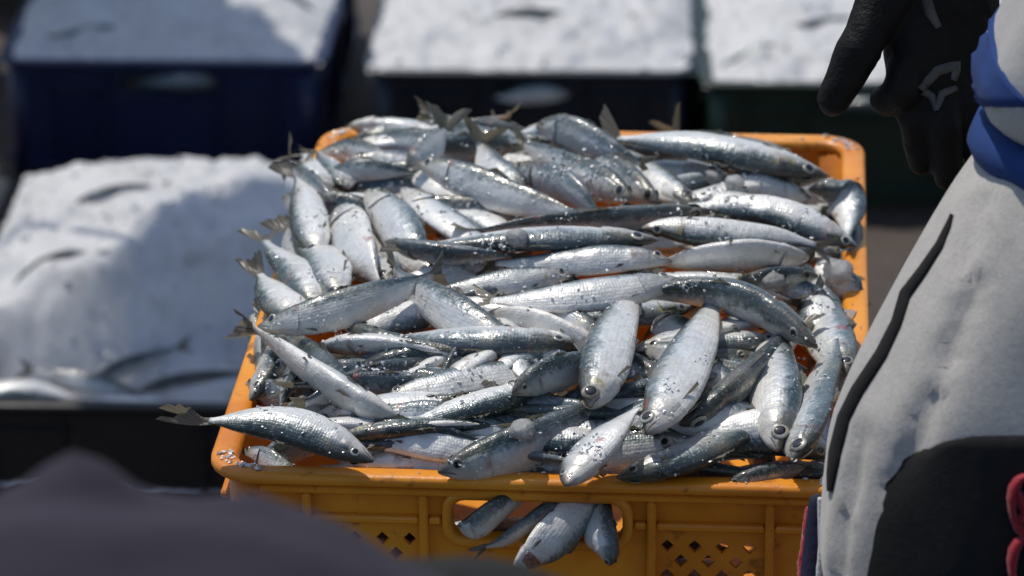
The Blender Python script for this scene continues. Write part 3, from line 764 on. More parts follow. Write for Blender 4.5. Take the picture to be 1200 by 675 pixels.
for k in range(14):                                # packed against the front wall, seen through its openings
    u = -.12 + .018 * k; ang = rnd.choice((0, math.pi)) + rnd.gauss(0, .12)
    if abs(u) > .11: u *= .8
    filler(u, -CD / 2 + .030 + .012 * (k % 3), RIM - .062 - .018 * (k % 5), ang, .115, .026, rnd.choice((-.2, .3, 1.0)), 'sardine seen through the openings in the front wall of the orange crate')

# fish lying in the ice of the other crates
def ice_fish(key, u, v, ang, L, depth, tilt, label, lift=-.004, slope=0.0):
    hz, c_, yw = ICE[key]; M3 = Matrix.Rotation(yw, 3, 'Z')
    def pt(uu, vv, dz): q = M3 @ V((uu * (CW - .036) / 2, vv * (CD - .036) / 2, 0)) + c_; q.z = hz(uu, vv) + dz; return q
    du, dv = math.cos(ang) * L / 2 / (CW / 2), math.sin(ang) * L / 2 / (CD / 2)
    c = pt(u, v, lift + .004); h = pt(u - du, v - dv, lift - slope); t = pt(u + du, v + dv, lift + slope)
    mx = (h + t) / 2; c.z = max(c.z, mx.z)
    side = (t - h).cross(V((0, 0, 1))).normalized()
    sardine(h, c, t, side * math.cos(tilt) + V((0, 0, 1)) * math.sin(tilt), depth, label, 'sardines lying in the ice', fins=False)
k0, k1, k2, k3, k4 = [o.name for o, _, _ in bgc]
ice_fish(k1, .0, -.62, .12, .12, .024, 1.2, 'dark sardine lying on the ice of the dark teal crate')
ice_fish(k0, -.55, -.80, .1, .12, .024, -.4, 'silver sardine in the ice along the front of the blue crate')
ice_fish(k0, .72, -.45, 2.9, .11, .022, .9, 'sardine poking from the ice at the right of the blue crate')
ice_fish(k0, -.12, -.30, 1.9, .10, .020, 1.2, 'dark sardine partly sunk in the ice of the blue crate')
ice_fish(k2, -.3, -.55, .5, .12, .024, .2, 'silver sardine on the ice of the dark green crate')
ice_fish(k2, .05, -.75, 2.8, .12, .024, -.3, 'sardine at the front of the dark green crate beside the glove')
ice_fish(k2, -.75, -.8, .3, .10, .022, .2, 'pale sardine in the left front corner of the dark green crate')
ice_fish(k3, -.66, -.84, .05, .13, .028, -.3, 'silver sardine lying along the front rim of the black crate', .050)
ice_fish(k3, -.02, -.88, 3.0, .13, .027, -.2, 'sardine at the front rim of the black crate, beside the orange one', .058)
ice_fish(k3, -.30, -.74, 2.9, .13, .026, 1.1, 'dark sardine half sunk in ice near the front of the black crate', .046)
ice_fish(k3, .30, -.72, .3, .13, .026, 1.0, 'dark sardine in the ice close to the orange crate', .050)
ice_fish(k3, -.42, -.92, .15, .13, .026, 1.2, 'dark-backed sardine between two silver ones at the black crate front', .052)
ice_fish(k3, -.12, -.56, .5, .12, .025, 1.2, 'dark sardine at the foot of the ice slope in the black crate', .030)
ice_fish(k3, -.60, -.25, .25, .10, .020, 1.0, 'small sardine on the ice at the left of the black crate')
ice_fish(k3, -.35, .35, .1, .10, .020, 1.1, 'small sardine far back on the ice of the black crate')
ice_fish(k4, .80, .1, 1.3, .11, .022, 1.0, 'sardine in the ice of the crate at the left edge')
ice_fish(k4, .70, -.80, .1, .13, .026, -.2, 'silver sardine in the ice at the very left edge')
# pale fish showing in the hand hole of the dark teal crate
def hole_fish(idx, x, label, L=.092, dz=-.030, dor=V((0, 0, 1)), dep=.026):
    o, c_, yw = bgc[idx]; M3 = Matrix.Rotation(yw, 3, 'Z')
    f = lambda a, b_, z: c_ + M3 @ V((a, -CD / 2 + b_, 0)) + V((0, 0, z))
    sardine(f(x + L / 2, .012, BH + dz), f(x, .004, BH + dz + .003), f(x - L / 2, .014, BH + dz - .004), dor, dep, label, 'sardines in crate hand holes', fins=False)
hole_fish(1, .004, 'pale sardine filling the hand hole of the dark teal crate')
hole_fish(0, .02, 'dull sardine behind the hand hole of the blue crate', .10, -.028, V((0, -1, .15)), .040)
hole_fish(2, -.01, 'dark sardine behind the hand hole of the dark green crate', .10, -.028, V((0, -1, .15)), .040)

# ------------------------------------------------------------------ ice crumbs and lumps on the fish
av, af = [], []
for vs_, fs in ALLTRI:
    b0 = len(av); av += [tuple(v) for v in vs_]; af += [tuple(i + b0 for i in f) for f in fs]
BVH = BVHTree.FromPolygons(av, af)
for o, i in FILL:                                  # leave out fish that lie wholly buried, even from a step to the side
    pts_ = ALLTRI[i][0][::14]; seen = 0
    for cpos in (CAM, CAM + V((.5, .1, 0)), CAM + V((-.5, .1, 0)), CAM + V((0, .2, .5))):
        for p in pts_:
            d = (cpos - p).normalized()
            if BVH.ray_cast(p + d * .0015, d)[0] is None: seen += 1
        if cpos is CAM: seen *= 3
    if seen < 7:
        for c in list(o.children_recursive) + [o]: bpy.data.objects.remove(c)
same = {}
for o in COL.objects:
    if o.get('group') == 'sardines of the lower layers' and 'openings' not in o['label']: same.setdefault(o['label'], []).append(o)
for lb, os_ in same.items():
    if len(os_) < 2: continue
    os_.sort(key=lambda q: q.location.x); n_ = len(os_)
    for k, o in enumerate(os_):
        o['label'] = ('leftmost ' if k == 0 else 'rightmost ' if k == n_ - 1 else 'second leftmost ' if k == 1 else 'second rightmost ' if k == n_ - 2 else 'third leftmost ' if k == 2 else 'middle ') + lb
def chunk(vs_, fs, q, s, rr, flat=1.0):
    rot = Matrix.Rotation(rr.uniform(0, 6.3), 3, V((rr.gauss(0, 1), rr.gauss(0, 1), rr.gauss(0, 1))).normalized())
    b0 = len(vs_)
    for dx, dy, dz in ((1, 0, 0), (-1, 0, 0), (0, 1, 0), (0, -1, 0), (0, 0, 1), (0, 0, -1)):
        vs_.append(q + rot @ (V((dx, dy, dz * flat)) * s * rr.uniform(.6, 1.25)))
    for a, b_, c2 in ((0, 2, 4), (2, 1, 4), (1, 3, 4), (3, 0, 4), (2, 0, 5), (1, 2, 5), (3, 1, 5), (0, 3, 5)): fs.append((b0 + a, b0 + b_, b0 + c2))
cv, cf = [], []; rr = random.Random(5)
spots = [(555, 312, 16, 60), (600, 286, 14, 20), (905, 330, 22, 30), (985, 322, 14, 50), (610, 510, 12, 14), (690, 530, 16, 40), (860, 225, 30, 40), (830, 235, 25, 30), (700, 190, 30, 40),
         (395, 395, 20, 14), (470, 390, 18, 16), (930, 345, 16, 24), (1000, 360, 10, 20), (400, 180, 40, 50), (660, 195, 40, 50), (520, 230, 40, 30), (480, 440, 40, 20), (380, 480, 30, 14), (560, 560, 60, 10)]
def crumb(px, py, s):
    d = ray(px, py).normalized(); hit = BVH.ray_cast(CAM, d)
    if hit[0] is not None and hit[0].z > RIM - .05: chunk(cv, cf, hit[0] + hit[1] * s * .3, s, rr, rr.choice((.2, .3, .6)))
for x, y, r_, n_ in spots:
    for k in range(n_): crumb(x + rr.gauss(0, r_ * .6), y + rr.gauss(0, r_ * .35), rr.choice((.0007, .0010, .0013, .0018)))
for k in range(260): crumb(rr.uniform(270, 1010), rr.uniform(150, 560), rr.choice((.0005, .0007, .0010, .0014)))
for k in range(95):
    x, y = rr.uniform(300, 1000), rr.uniform(160, 550)
    for j in range(rr.randint(5, 16)): crumb(x + rr.gauss(0, 8), y + rr.gauss(0, 4), rr.choice((.0006, .0009, .0015)))
for k in range(210):                               # crumbs and scales on the crate rim
    p = rrect(CW - .02, CD - .02, .022)[rr.randrange(28)]; q = rrect(CW - .02, CD - .02, .022)
    i = rr.randrange(28); a, b_ = q[i], q[(i + 1) % 28]; f = rr.random()
    loc = CC + MC @ V((a[0] + (b_[0] - a[0]) * f + a[2] * rr.uniform(-.004, .006), a[1] + (b_[1] - a[1]) * f + a[3] * rr.uniform(-.004, .006), 0))
    loc.z = RIM + .0006; chunk(cv, cf, loc, rr.choice((.0008, .0012, .0020)), rr, .35)
tag(from_data('ice_crumbs', cv, cf, M['crumb'], smooth=False), 'ice crumbs and loose scales scattered over the sardines', None, None, 'stuff')
def ice_lump(px, py, r_, label):
    d = ray(px, py).normalized(); hit = BVH.ray_cast(CAM, d)
    if hit[0] is None: hit = BVH.find_nearest(PH(px, py, 0))
    c = hit[0] + V((0, -.2, .9)) * r_ * .35
    bm = bmesh.new(); bmesh.ops.create_icosphere(bm, subdivisions=3, radius=r_)
    for v in bm.verts: v.co *= 1 + .28 * noise.noise(v.co / r_ * 1.1 + c * 9) + .10 * noise.noise(v.co / r_ * 3 + c * 5); v.co.z *= .75
    o = bm_obj('ice_lump', bm, M['clear_ice'], None, True); o.location = c
    tag(o, label, 'ice', 'lumps of ice on the sardines')
for x, y, r_, lb in ((606, 282, .0075, 'clear ice lump on the long dark-backed sardine'), (612, 508, .0080, 'clear ice lump in the front row beside the big blue-grey sardine'),
                     (556, 314, .0070, 'white ice lump left of the pale sardines in the middle'), (982, 322, .0100, 'whitish ice lump against the right wall of the orange crate'),
                     (905, 332, .0075, 'dull ice lump above the arched sardine'), (1004, 372, .0080, 'pinkish ice lump wedged by the right rim'), (860, 218, .0070, 'small ice lump in the back right of the heap'), (836, 210, .006, 'smallest ice lump in the back right')):
    ice_lump(x, y, r_, lb)

# ------------------------------------------------------------------ people
def blob(name, caps, mt, parent, voxel=.008, smooth=6, fold=0.0, fscale=9.0, seed=0.0, fdir=(1, 1, 1)):
    """one continuous surface grown over tapered limbs: caps = (p, q, r1, r2)"""
    bm = bmesh.new()
    for p, q, r1, r2 in caps:
        b2 = bmesh.new()
        for c, r_ in ((p, r1), (q, r2)):
            g_ = bmesh.ops.create_icosphere(b2, subdivisions=2, radius=r_)
            for v in g_['verts']: v.co += c
        hull = bmesh.ops.convex_hull(b2, input=list(b2.verts))
        bmesh.ops.delete(b2, geom=[v for v in b2.verts if not v.link_faces], context='VERTS')
        tmp = bpy.data.meshes.new('tmp'); b2.to_mesh(tmp); b2.free(); bm.from_mesh(tmp); bpy.data.meshes.remove(tmp)
    me = bpy.data.meshes.new(name); bm.to_mesh(me); bm.free()
    o = bpy.data.objects.new(name, me); COL.objects.link(o)
    md_ = o.modifiers.new('r', 'REMESH'); md_.mode = 'VOXEL'; md_.voxel_size = voxel
    sm = o.modifiers.new('s', 'SMOOTH'); sm.iterations = smooth; sm.factor = .5
    dg = bpy.context.evaluated_depsgraph_get(); me2 = bpy.data.meshes.new_from_object(o.evaluated_get(dg))
    o.modifiers.clear(); o.data = me2; bpy.data.meshes.remove(me); me2.name = name
    if fold:
        me2.calc_loop_triangles(); ns_ = [v.normal.copy() for v in me2.vertices]; fd = V(fdir)
        for v, nn in zip(me2.vertices, ns_):
            q = V((v.co.x * fd.x, v.co.y * fd.y, v.co.z * fd.z)) * fscale + V((seed, seed * 2, 0))
            q += V((1, 1, 1)) * noise.noise(q * .5) * .8
            v.co += nn * fold * (1 - 2 * abs(noise.noise(q)) + .4 * noise.noise(q * 2.7))
    me2.materials.clear(); me2.materials.append(mt)
    me2.polygons.foreach_set('use_smooth', [True] * len(me2.polygons)); me2.update()
    o.parent = parent
    if parent is not None: o.location = -parent.location
    return o
def bvh_of(o, loc): return BVHTree.FromPolygons([tuple(v.co + loc) for v in o.data.vertices], [tuple(p.vertices) for p in o.data.polygons])
def on_surface(bv, px, py, lift):
    d = ray(px, py).normalized(); h = bv.ray_cast(CAM, d)
    if h[0] is None:
        best = None; lo, hi = 1.6, 3.0
        for i in range(60):
            q = PD(px, py, lo + (hi - lo) * i / 59); n_ = bv.find_nearest(q)
            if best is None or n_[3] < best[0]: best = (n_[3], n_[0], n_[1])
        p, nn = best[1], best[2]
    else: p, nn = h[0], h[1]
    if nn.dot(d) > 0: nn = -nn
    return p + nn * lift, nn
def ribbon(name, bv, pts, mt, parent, lift=.0016, sub=4, closed=False):
    """strip of cloth laid on a surface: pts = (px, py, width)"""
    out = []
    for a, b_ in zip(pts, pts[1:]):
        for i in range(sub): f = i / sub; out.append(tuple(x + (y - x) * f for x, y in zip(a, b_)))
    out.append(pts[-1]); vs_, fs = [], []
    for i, (x, y, w_) in enumerate(out):
        a = out[max(0, i - 1)]; b_ = out[min(len(out) - 1, i + 1)]
        tx, ty = b_[0] - a[0], b_[1] - a[1]; l = math.hypot(tx, ty) or 1; nx, ny = -ty / l, tx / l
        for o_, lf in ((-.5, -.001), (-.45, lift), (0, lift * 1.5), (.45, lift), (.5, -.001)):
            p, _ = on_surface(bv, x + nx * w_ * o_, y + ny * w_ * o_, lf); vs_.append(p)
    for i in range(len(out) - 1):
        for j in range(4): a = i * 5 + j; fs.append((a, a + 1, a + 6, a + 5))
    return from_data(name, vs_, fs, mt, parent, off=parent.location)
def patch(name, bv, rows, mt, parent, lift=.003, n=14):
    """cloth patch on a surface; rows = (py, x_left, x_right)"""
    vs_, fs = [], []; m_ = len(rows)
    for j, (y, x0, x1) in enumerate(rows):
        for i in range(n + 1):
            edge = i in (0, n) or j == 0 or j == m_ - 1
            p, _ = on_surface(bv, x0 + (x1 - x0) * i / n, y, -.001 if edge else lift); vs_.append(p)
    for j in range(m_ - 1):
        for i in range(n): a = j * (n + 1) + i; fs.append((a, a + 1, a + n + 2, a + n + 1))
    return from_data(name, vs_, fs, mt, parent, off=parent.location)
def head_parts(root, c, fw, skin, hair, up=V((0, 0, 1))):
    sd = up.cross(fw).normalized()
    caps = [(c + up * .035, c + up * .02 + fw * .015, .082, .078), (c - up * .05 + fw * .03, c - up * .075 + fw * .045, .058, .040),
            (c + fw * .088 + up * .005, c + fw * .106 - up * .028, .010, .015),
            (c + fw * .078 + sd * .03 + up * .035, c + fw * .078 - sd * .03 + up * .035, .016, .016),
            (c + fw * .080 + sd * .018 - up * .062, c + fw * .080 - sd * .018 - up * .062, .010, .010),
            (c - up * .07 - fw * .01, c - up * .17 - fw * .03, .052, .058)]
    for s in (1, -1): caps.append((c + sd * s * .082 + up * .02, c + sd * s * .084 - up * .015, .014, .010))
    blob('head', caps, skin, root, .006, 3)
    blob('hair', [(c + up * .055 - fw * .02, c + up * .03 - fw * .04, .086, .080), (c + up * .075 + fw * .02, c + up * .06 - fw * .03, .068, .078)], hair, root, .007, 3, .003, 60)
    for s in (1, -1):
        e = bmesh.new(); bmesh.ops.create_uvsphere(e, u_segments=10, v_segments=8, radius=.011)
        o = bm_obj('eye', e, M['pupil'], root, True); o.location = c + fw * .083 + sd * s * .031 + up * .016 - root.location
def hand_caps(wrist, dirv, palm_n, side, s=1.0):
    """relaxed hand: palm and five bent fingers of unequal length"""
    cs = []; d = dirv.normalized(); k = wrist + d * .085 * s
    for i, (o_, ln, r_) in enumerate(((-.030, .068, .0088), (-.010, .078, .0092), (.010, .073, .0090), (.028, .058, .0080))):
        b0 = k + side * o_ * s; cs.append((wrist + side * o_ * .6 * s, b0, .015 * s, .012 * s))
        d1 = (d + palm_n * .25).normalized(); d2 = (d + palm_n * .7).normalized(); m_ = b0 + d1 * ln * .5 * s
        cs += [(b0, m_, r_ * s, r_ * .95 * s), (m_, m_ + d2 * ln * .5 * s, r_ * .95 * s, r_ * .8 * s)]
    t0 = wrist + d * .025 * s - side * .030 * s; t1 = t0 + (d * .7 - side * .6 + palm_n * .3).normalized() * .040 * s
    cs += [(wrist - side * .01, t0, .016 * s, .013 * s), (t0, t1, .0125 * s, .011 * s), (t1, t1 + (d * .95 - side * .1 + palm_n * .3).normalized() * .032 * s, .0105 * s, .009 * s)]
    return cs
def standing(loc, yaw, label, top, legs, bend=0.0):
    root = empty('person', V(loc), label, 'person', None)
    Mz = Matrix.Rotation(yaw, 3, 'Z'); o0 = V(loc)
    def q(x, y, z): return o0 + Mz @ V((x, y, z))
    caps = []
    for s in (1, -1):
        caps += [(q(s * .095, 0, .90), q(s * .11, .02, .50), .105, .075), (q(s * .11, .02, .50), q(s * .12, -.01, .10), .073, .058)]
    caps.append((q(.06, 0, .95), q(-.06, 0, .95), .12, .12))
    blob('trousers', caps, legs, root, .014, 4, .006, 9)
    for s in (1, -1): blob('boot', [(q(s * .12, -.03, .06), q(s * .12, .05, .05), .055, .05), (q(s * .12, .05, .05), q(s * .125, .17, .035), .048, .035), (q(s * .12, -.03, .05), q(s * .12, -.01, .16), .05, .052)], M['shoe'], root, .010, 3)
    caps = [(q(.07, 0, .95), q(.10, 0, 1.30), .13, .12), (q(-.07, 0, .95), q(-.10, 0, 1.30), .13, .12), (q(.17, 0, 1.40), q(-.17, 0, 1.40), .075, .075), (q(0, 0, 1.38), q(0, 0, 1.47), .09, .07)]
    for s in (1, -1):
        caps += [(q(s * .20, 0, 1.38), q(s * .27, .0, 1.10), .072, .056), (q(s * .27, 0, 1.10), q(s * .27, .09, .87), .056, .046)]
    blob('jacket', caps, top, root, .014, 4, .006, 8, 3)
    for s in (1, -1): blob('hand', hand_caps(q(s * .27, .10, .85), Mz @ V((0, .25, -1)), Mz @ V((-s, 0, 0)), Mz @ V((0, -1, 0)), 1.0), M['skin_p'], root, .005, 2)
    head_parts(root, q(0, .02, 1.63), Mz @ V((0, 1, 0)), M['skin_p'], M['hair'])
    return root

# --- the person at the right edge: grey fleece trousers, jacket with blue hem, black glove
pr = empty('person', V((.42, 1.98, 0)), 'person in grey fleece with blue jacket hem and black glove beside the orange crate', 'person')
LD = 2.14
leg = [(1352, 190, .094), (1326, 240, .094), (1268, 325, .090), (1206, 430, .090), (1158, 530, .092), (1146, 640, .090), (1150, 800, .083)]
pts = [(PD(x, y, LD + (.04 if y < 250 else 0)), r_) for x, y, r_ in leg]
knee = V((.262, 1.90, .47)); ank = V((.285, 1.99, .10))
caps = [(a[0], b_[0], a[1], b_[1]) for a, b_ in zip(pts, pts[1:])] + [(pts[-1][0], knee, .083, .076), (knee, ank, .074, .056)]
hipc = pts[0][0]; hip2 = V((hipc.x + .19, hipc.y + .02, hipc.z))
caps += [(hipc, hip2, .094, .098), (hip2, V((.66, 2.0, .48)), .10, .078), (V((.66, 2.0, .48)), V((.68, 1.98, .10)), .076, .058)]
tro = blob('trousers', caps, M['grey_cloth'], pr, .0065, 10, .0026, 6, 4.0, (1, 1, .5))
bvt = bvh_of(tro, V((0, 0, 0)))
def crease(o, bv, lines):
    segs = []
    for ln, dep, rad in lines:
        q = [on_surface(bv, x, y, 0)[0] for x, y in ln]; segs += [(a, b_, dep, rad) for a, b_ in zip(q, q[1:])]
    ns_ = [v.normal.copy() for v in o.data.vertices]
    for v, nn in zip(o.data.vertices, ns_):
        dsp = 0
        for a, b_, dep, rad in segs:
            ab = b_ - a; t_ = min(1, max(0, (v.co - a).dot(ab) / ab.length_squared)); d_ = (v.co - a - ab * t_).length
            if d_ < rad * 2.4:
                g_ = .42 * dep * (math.exp(-(d_ / rad * 1.6) ** 2) - .55 * math.exp(-((d_ - rad * 1.25) / rad * 1.6) ** 2))
                if abs(g_) > abs(dsp): dsp = g_
        v.co -= nn * dsp
    o.data.update()
crease(tro, bvt, [([(1142, 335), (1132, 370), (1118, 405), (1108, 430)], .007, .012), ([(1094, 465), (1080, 500), (1066, 540), (1052, 570)], .008, .012), ([(1010, 520), (1002, 570), (990, 620), (985, 670)], .006, .013), ([(1150, 240), (1140, 280), (1128, 310)], .006, .012)])
bvt = bvh_of(tro, V((0, 0, 0)))
for a in (ank, V((.68, 1.98, .10))): blob('boot', [(V((a.x, a.y + .02, .06)), V((a.x, a.y - .06, .05)), .055, .05), (V((a.x, a.y - .06, .05)), V((a.x - .01, a.y - .18, .035)), .048, .035), (V((a.x, a.y + .02, .05)), V((a.x, a.y + .01, .16)), .05, .055)], M['shoe'], pr, .010, 3)
ribbon('pocket_piping', bvt, [(1117, 252, 2), (1112, 266, 6), (1102, 288, 9), (1082, 318, 11), (1062, 345, 13), (1052, 378, 12), (1034, 415, 14), (1006, 458, 15), (990, 490, 14), (980, 530, 14), (976, 556, 10), (974, 576, 5)], M['black_cloth'], pr)
patch('thigh_patch', bvt, [(508, 1150, 1330), (516, 1105, 1330), (526, 1078, 1330), (540, 1056, 1330), (560, 1040, 1330), (590, 1028, 1330), (620, 1020, 1330), (660, 1012, 1330), (720, 1002, 1330), (760, 1000, 1330)], M['black_cloth'], pr)
for yy in (590, 662):
    loop = [(1199 + 15 * math.cos(R(a)), yy + 32 * math.sin(R(a)), 11 + 3 * math.sin(a * .21)) for a in range(0, 361, 24)]
    ribbon('red_embroidery', bvt, loop, M['red_cloth'], pr, .0075, 3)
ribbon('red_embroidery', bvt, [(1190, 575, 10), (1200, 600, 12), (1192, 612, 8)], M['red_cloth'], pr, .0075, 3)
blob('side_stripe', [(PD(957, 588, LD + .07), PD(951, 690, LD + .07), .0055, .008), (PD(951, 690, LD + .07), PD(950, 800, LD + .07), .008, .008)], M['navy_cloth'], pr, .003, 2)
blob('red_side_trim', [(PD(950, 600, LD + .085), PD(942, 690, LD + .085), .0035, .0045), (PD(947, 640, LD + .085), PD(940, 660, LD + .085), .004, .003)], M['red_cloth'], pr, .002, 1, .0008, 200)
blob('white_side_piping', [(PD(961, 585, LD + .055), PD(962, 640, LD + .055), .002, .002), (PD(962, 640, LD + .055), PD(956, 720, LD + .055), .002, .002)], M['white_trim'], pr, .0015, 1)
# jacket
TD = 2.16
def loft(name, rings, mt, n=72, fold=.004, seed=0.0, cap=True):
    vs_, fs = [], []
    for cx, cy, z, rx, ry in rings:
        for k in range(n):
            a = 2 * math.pi * k / n; f = 1 + fold * (noise.noise(V((math.cos(a) * 5 + seed, math.sin(a) * 5, z * 14))) + .7 * math.sin(a * 9 + seed + 2 * noise.noise(V((a, z * 9, seed))))) / rx * .5
            vs_.append(V((cx + math.cos(a) * rx * f, cy + math.sin(a) * ry * f, z)))
    for i in range(len(rings) - 1):
        for k in range(n): fs.append((i * n + k, i * n + (k + 1) % n, (i + 1) * n + (k + 1) % n, (i + 1) * n + k))
    if cap: fs += [tuple(range(n - 1, -1, -1)), tuple((len(rings) - 1) * n + k for k in range(n))]
    return from_data(name, vs_, fs, mt, pr, off=pr.location)
BX, BY = .424, 1.99
def zy(py, px=1135, d=2.14): return PD(px, py, d).z
zt, zb = zy(126), zy(186)
loft('hem_band', [(BX, BY, zb + .004, .150, .105), (BX, BY, zb, .160, .112), (BX, BY, zb + .006, .168, .120), (BX, BY, (zt + zb) / 2, .171, .123), (BX, BY, zt - .005, .168, .121), (BX, BY, zt, .158, .112), (BX, BY, zt - .002, .14, .1)], M['blue_cloth'], fold=.003, seed=3)
jr = [(BX, BY, zt - .006, .145, .10), (BX, BY, zt + .002, .158, .112), (BX + .002, BY, zt + .010, .168, .124), (BX + .005, BY, zt + .025, .172, .130), (BX + .012, BY, zt + .045, .171, .132), (BX + .022, BY, zt + .075, .168, .130), (BX + .040, BY + .005, zt + .13, .166, .126),
      (BX + .06, BY + .01, zt + .22, .170, .122), (BX + .07, BY + .02, zt + .30, .178, .122), (BX + .075, BY + .02, zt + .37, .175, .110), (BX + .075, BY + .02, zt + .42, .12, .08), (BX + .075, BY + .02, zt + .45, .065, .06)]
jb = loft('jacket', jr, M['grey_light'], fold=.009, seed=8)
bvj = bvh_of(jb, pr.location)
patch('side_panel', bvj, [(-20, 1166, 1168), (0, 1162, 1167), (25, 1154, 1166), (45, 1146, 1166), (65, 1141, 1170), (85, 1137, 1178), (100, 1135, 1188), (112, 1134, 1200), (122, 1136, 1214), (128, 1140, 1222)], M['blue_cloth'], pr, .0025)
chest = V((BX + .075, BY + .02, zt + .36))
sh = chest + V((-.15, .0, .0)); el = PD(1150, -420, 2.36); wr = PD(1108, -60, 2.33); sh2 = chest + V((.16, 0, 0)); el2 = sh2 + V((.10, .05, -.28))
blob('sleeve', [(sh, el, .068, .052), (el, wr + (el - wr) * .25, .052, .042)], M['grey_light'], pr, .008, 5, .004, 12, 7)
blob('sleeve', [(sh2, el2, .068, .052), (el2, el2 + V((0, -.14, -.20)), .052, .042)], M['grey_light'], pr, .008, 5, .004, 12, 7)
blob('hand', hand_caps(el2 + V((0, -.15, -.21)), V((0, -.4, -1)), V((-1, 0, 0)), V((0, -1, .2))), M['skin_p'], pr, .005, 2)
head_parts(pr, chest + V((0, -.02, .26)), V((-.5, -.85, 0)).normalized(), M['skin_p'], M['hair'])
# glove: palm, thumb to the left, four bent fingers
GD = 2.32
def G(x, y, dz=0.0): return PD(x, y, GD + dz)
gl = [(G(1112, -60), G(1100, 0), .026, .026)]
gl += [(G(1068, -10), G(1074, 78), .021, .019), (G(1098, -10), G(1098, 88, .004), .024, .021), (G(1130, -5, .004), G(1126, 86, .008), .022, .019)]
gl += [(G(1058, -30, -.01), G(1030, 10, -.014), .018, .0155), (G(1030, 10, -.014), G(1004, 62, -.018), .0150, .0135), (G(1004, 62, -.018), G(978, 116, -.012), .0132, .0105)]
gl += [(G(1066, 70, -.008), G(1056, 108, -.014), .0125, .0115), (G(1056, 108, -.014), G(1038, 118, -.004), .0110, .0095)]
gl += [(G(1074, 80), G(1074, 140, -.006), .0118, .0108), (G(1074, 140, -.006), G(1080, 190, .004), .0106, .0085)]
gl += [(G(1102, 86), G(1106, 148, -.012), .0118, .0110), (G(1106, 148, -.012), G(1112, 207, .000), .0108, .0085)]
gl += [(G(1132, 84), G(1138, 136, -.002), .0110, .0100), (G(1138, 136, -.002), G(1142, 180, .006), .0098, .0080)]
glv = blob('glove', gl, M['glove'], pr, .0024, 2, .0010, 55, 2)
bvg = bvh_of(glv, V((0, 0, 0)))
ribbon('glove_emblem', bvg, [(1078, 106, 9), (1099, 83, 13), (1122, 76, 12), (1117, 94, 7)], M['glove_grey'], glv, .0012, 3)
ribbon('glove_emblem', bvg, [(1080, 106, 10), (1092, 113, 10), (1098, 131, 5)], M['glove_grey'], glv, .0012, 3)
ribbon('glove_emblem', bvg, [(1098, 128, 6), (1104, 110, 10), (1120, 103, 8)], M['glove_grey'], glv, .0012, 3)
ribbon('glove_print', bvg, [(1084, -8, 12), (1090, 14, 14), (1100, 32, 8)], M['glove_grey'], glv, .0010, 3)
for ch in glv.children: ch.location = glv.location

# --- the person bending in front of the camera: dark plum jacket
pf = empty('person', V((-.30, 1.17, 0)), 'person in a dark plum jacket bending down close to the camera, bottom left', 'person')
FDp = 1.36
def Q(x, y, d=0.0): return PD(x, y, FDp + d)
top_ = [(-420, 640, 340), (-120, 606, 331), (0, 590, 331), (90, 572, 331), (180, 586, 331), (290, 596, 331), (345, 624, 331), (415, 655, 331), (480, 700, 331), (560, 780, 331)]
caps = [(Q(x, y + r_), Q(x2, y2 + r2), r_ * FDp / FPX, r2 * FDp / FPX) for (x, y, r_), (x2, y2, r2) in zip(top_, top_[1:])]
caps += [(Q(90, 602), Q(90, 556), .020, .008), (Q(90, 640), Q(20, 640), .026, .020), (Q(92, 600), Q(140, 622), .014, .014), (Q(230, 640), Q(300, 606), .016, .008)]
s1 = Q(-400, 960); caps += [(s1 + V((0, .12, 0)), s1 + V((.02, .22, -.28)), .065, .052), (s1 + V((.02, .22, -.28)), s1 + V((0, .18, -.52)), .052, .042), (s1 + V((0, -.10, 0)), s1 + V((.02, -.18, -.28)), .065, .052), (s1 + V((.02, -.18, -.28)), s1 + V((0, -.16, -.52)), .052, .042)]
blob('jacket', caps, M['purple_cloth'], pf, .006, 5, .004, 10, 5)
hp = Q(520, 1060)
for s in (1, -1):
    a = hp + V((0, s * .09, -.02)); k = V((hp.x - .05, hp.y + s * .11, .48)); n_ = V((hp.x + .02, hp.y + s * .12, .10))
    blob('trouser_leg', [(a, k, .105, .075), (k, n_, .073, .056)], M['black_cloth'], pf, .012, 4, .004, 10)
    blob('boot', [(V((n_.x + .03, n_.y, .06)), V((n_.x - .05, n_.y, .05)), .055, .05), (V((n_.x - .05, n_.y, .05)), V((n_.x - .17, n_.y, .035)), .048, .035), (V((n_.x, n_.y, .05)), V((n_.x, n_.y, .16)), .05, .055)], M['shoe'], pf, .010, 3)
for s in (.18, -.16): blob('hand', hand_caps(s1 + V((0, s, -.54)), V((-.2, 0, -1)), V((-1, 0, 0)), V((0, 1, 0))), M['skin_p'], pf, .005, 2)
head_parts(pf, s1 + V((-.24, 0, -.03)), V((-.35, 0, -.94)), M['skin_p'], M['hair'], V((-.94, 0, .35)))

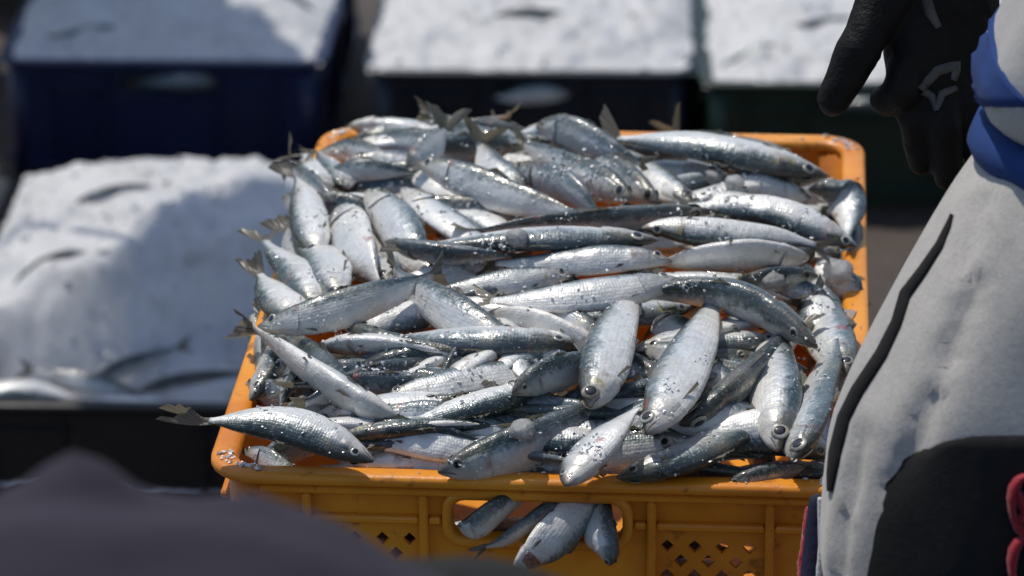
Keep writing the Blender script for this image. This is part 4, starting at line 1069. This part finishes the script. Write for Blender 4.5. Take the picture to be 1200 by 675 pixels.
# --- a bystander left of the picture, whose shadow falls on the ice of the blue crate
standing((-.80, 4.99, 0), R(-120), 'person standing outside the picture behind the blue crate', M['black_cloth'], M['navy_cloth'])

# --- unseen umbrella and its holder, added to shade the ice beside the orange crate
standing((-1.22, 4.23, 0), R(180), 'unseen person added to hold the shade umbrella, outside the picture at the left', M['grey_cloth'], M['black_cloth'])
uc = V((-.536, 4.13, 2.0)); uh = V((-.95, 4.13, .86)); ax_ = (uc - uh).normalized()
shade_umbrella = empty('umbrella', uh, 'unseen open dark umbrella added to shade the ice, left of the picture', 'umbrella')
bx_ = V((0, 1, 0)).cross(ax_).normalized(); by_ = ax_.cross(bx_); bx_, by_ = V((1, 0, 0)), V((0, 1, 0))
def arc(a, f): return uc + (bx_ * math.cos(a) + by_ * math.sin(a)) * (.41 * f) - V((0, 0, .13 * f * f))
vs_, fs = [], []
for i in range(9):
    for k in range(32): vs_.append(arc(2 * math.pi * k / 32, i / 8 * (1 - .03 * abs(math.sin(4 * 2 * math.pi * k / 32)) * i / 8) + .001))
for i in range(8):
    for k in range(32): fs.append((i * 32 + k, i * 32 + (k + 1) % 32, (i + 1) * 32 + (k + 1) % 32, (i + 1) * 32 + k))
from_data('shade_canopy', vs_, fs, M['navy_cloth'], shade_umbrella, off=uh)
def rod(name, p, q, r_, mt):
    t_ = (q - p).normalized(); e1 = t_.orthogonal().normalized(); e2 = t_.cross(e1); vv = []
    for c in (p, q):
        for k in range(8): a = k * math.pi / 4; vv.append(c + (e1 * math.cos(a) + e2 * math.sin(a)) * r_)
    return from_data(name, vv, [(k, (k + 1) % 8, 8 + (k + 1) % 8, 8 + k) for k in range(8)] + [tuple(range(7, -1, -1)), tuple(range(8, 16))], mt, shade_umbrella, off=uh)
rod('shaft', uh, uc + V((0, 0, .04)), .005, M['shoe']); rod('handle', uh - ax_ * .06, uh + ax_ * .06, .011, M['hair'])
for k in range(8): rod('rib', uc - V((0, 0, .004)), arc(k * math.pi / 4, .98) - V((0, 0, .004)), .002, M['shoe'])
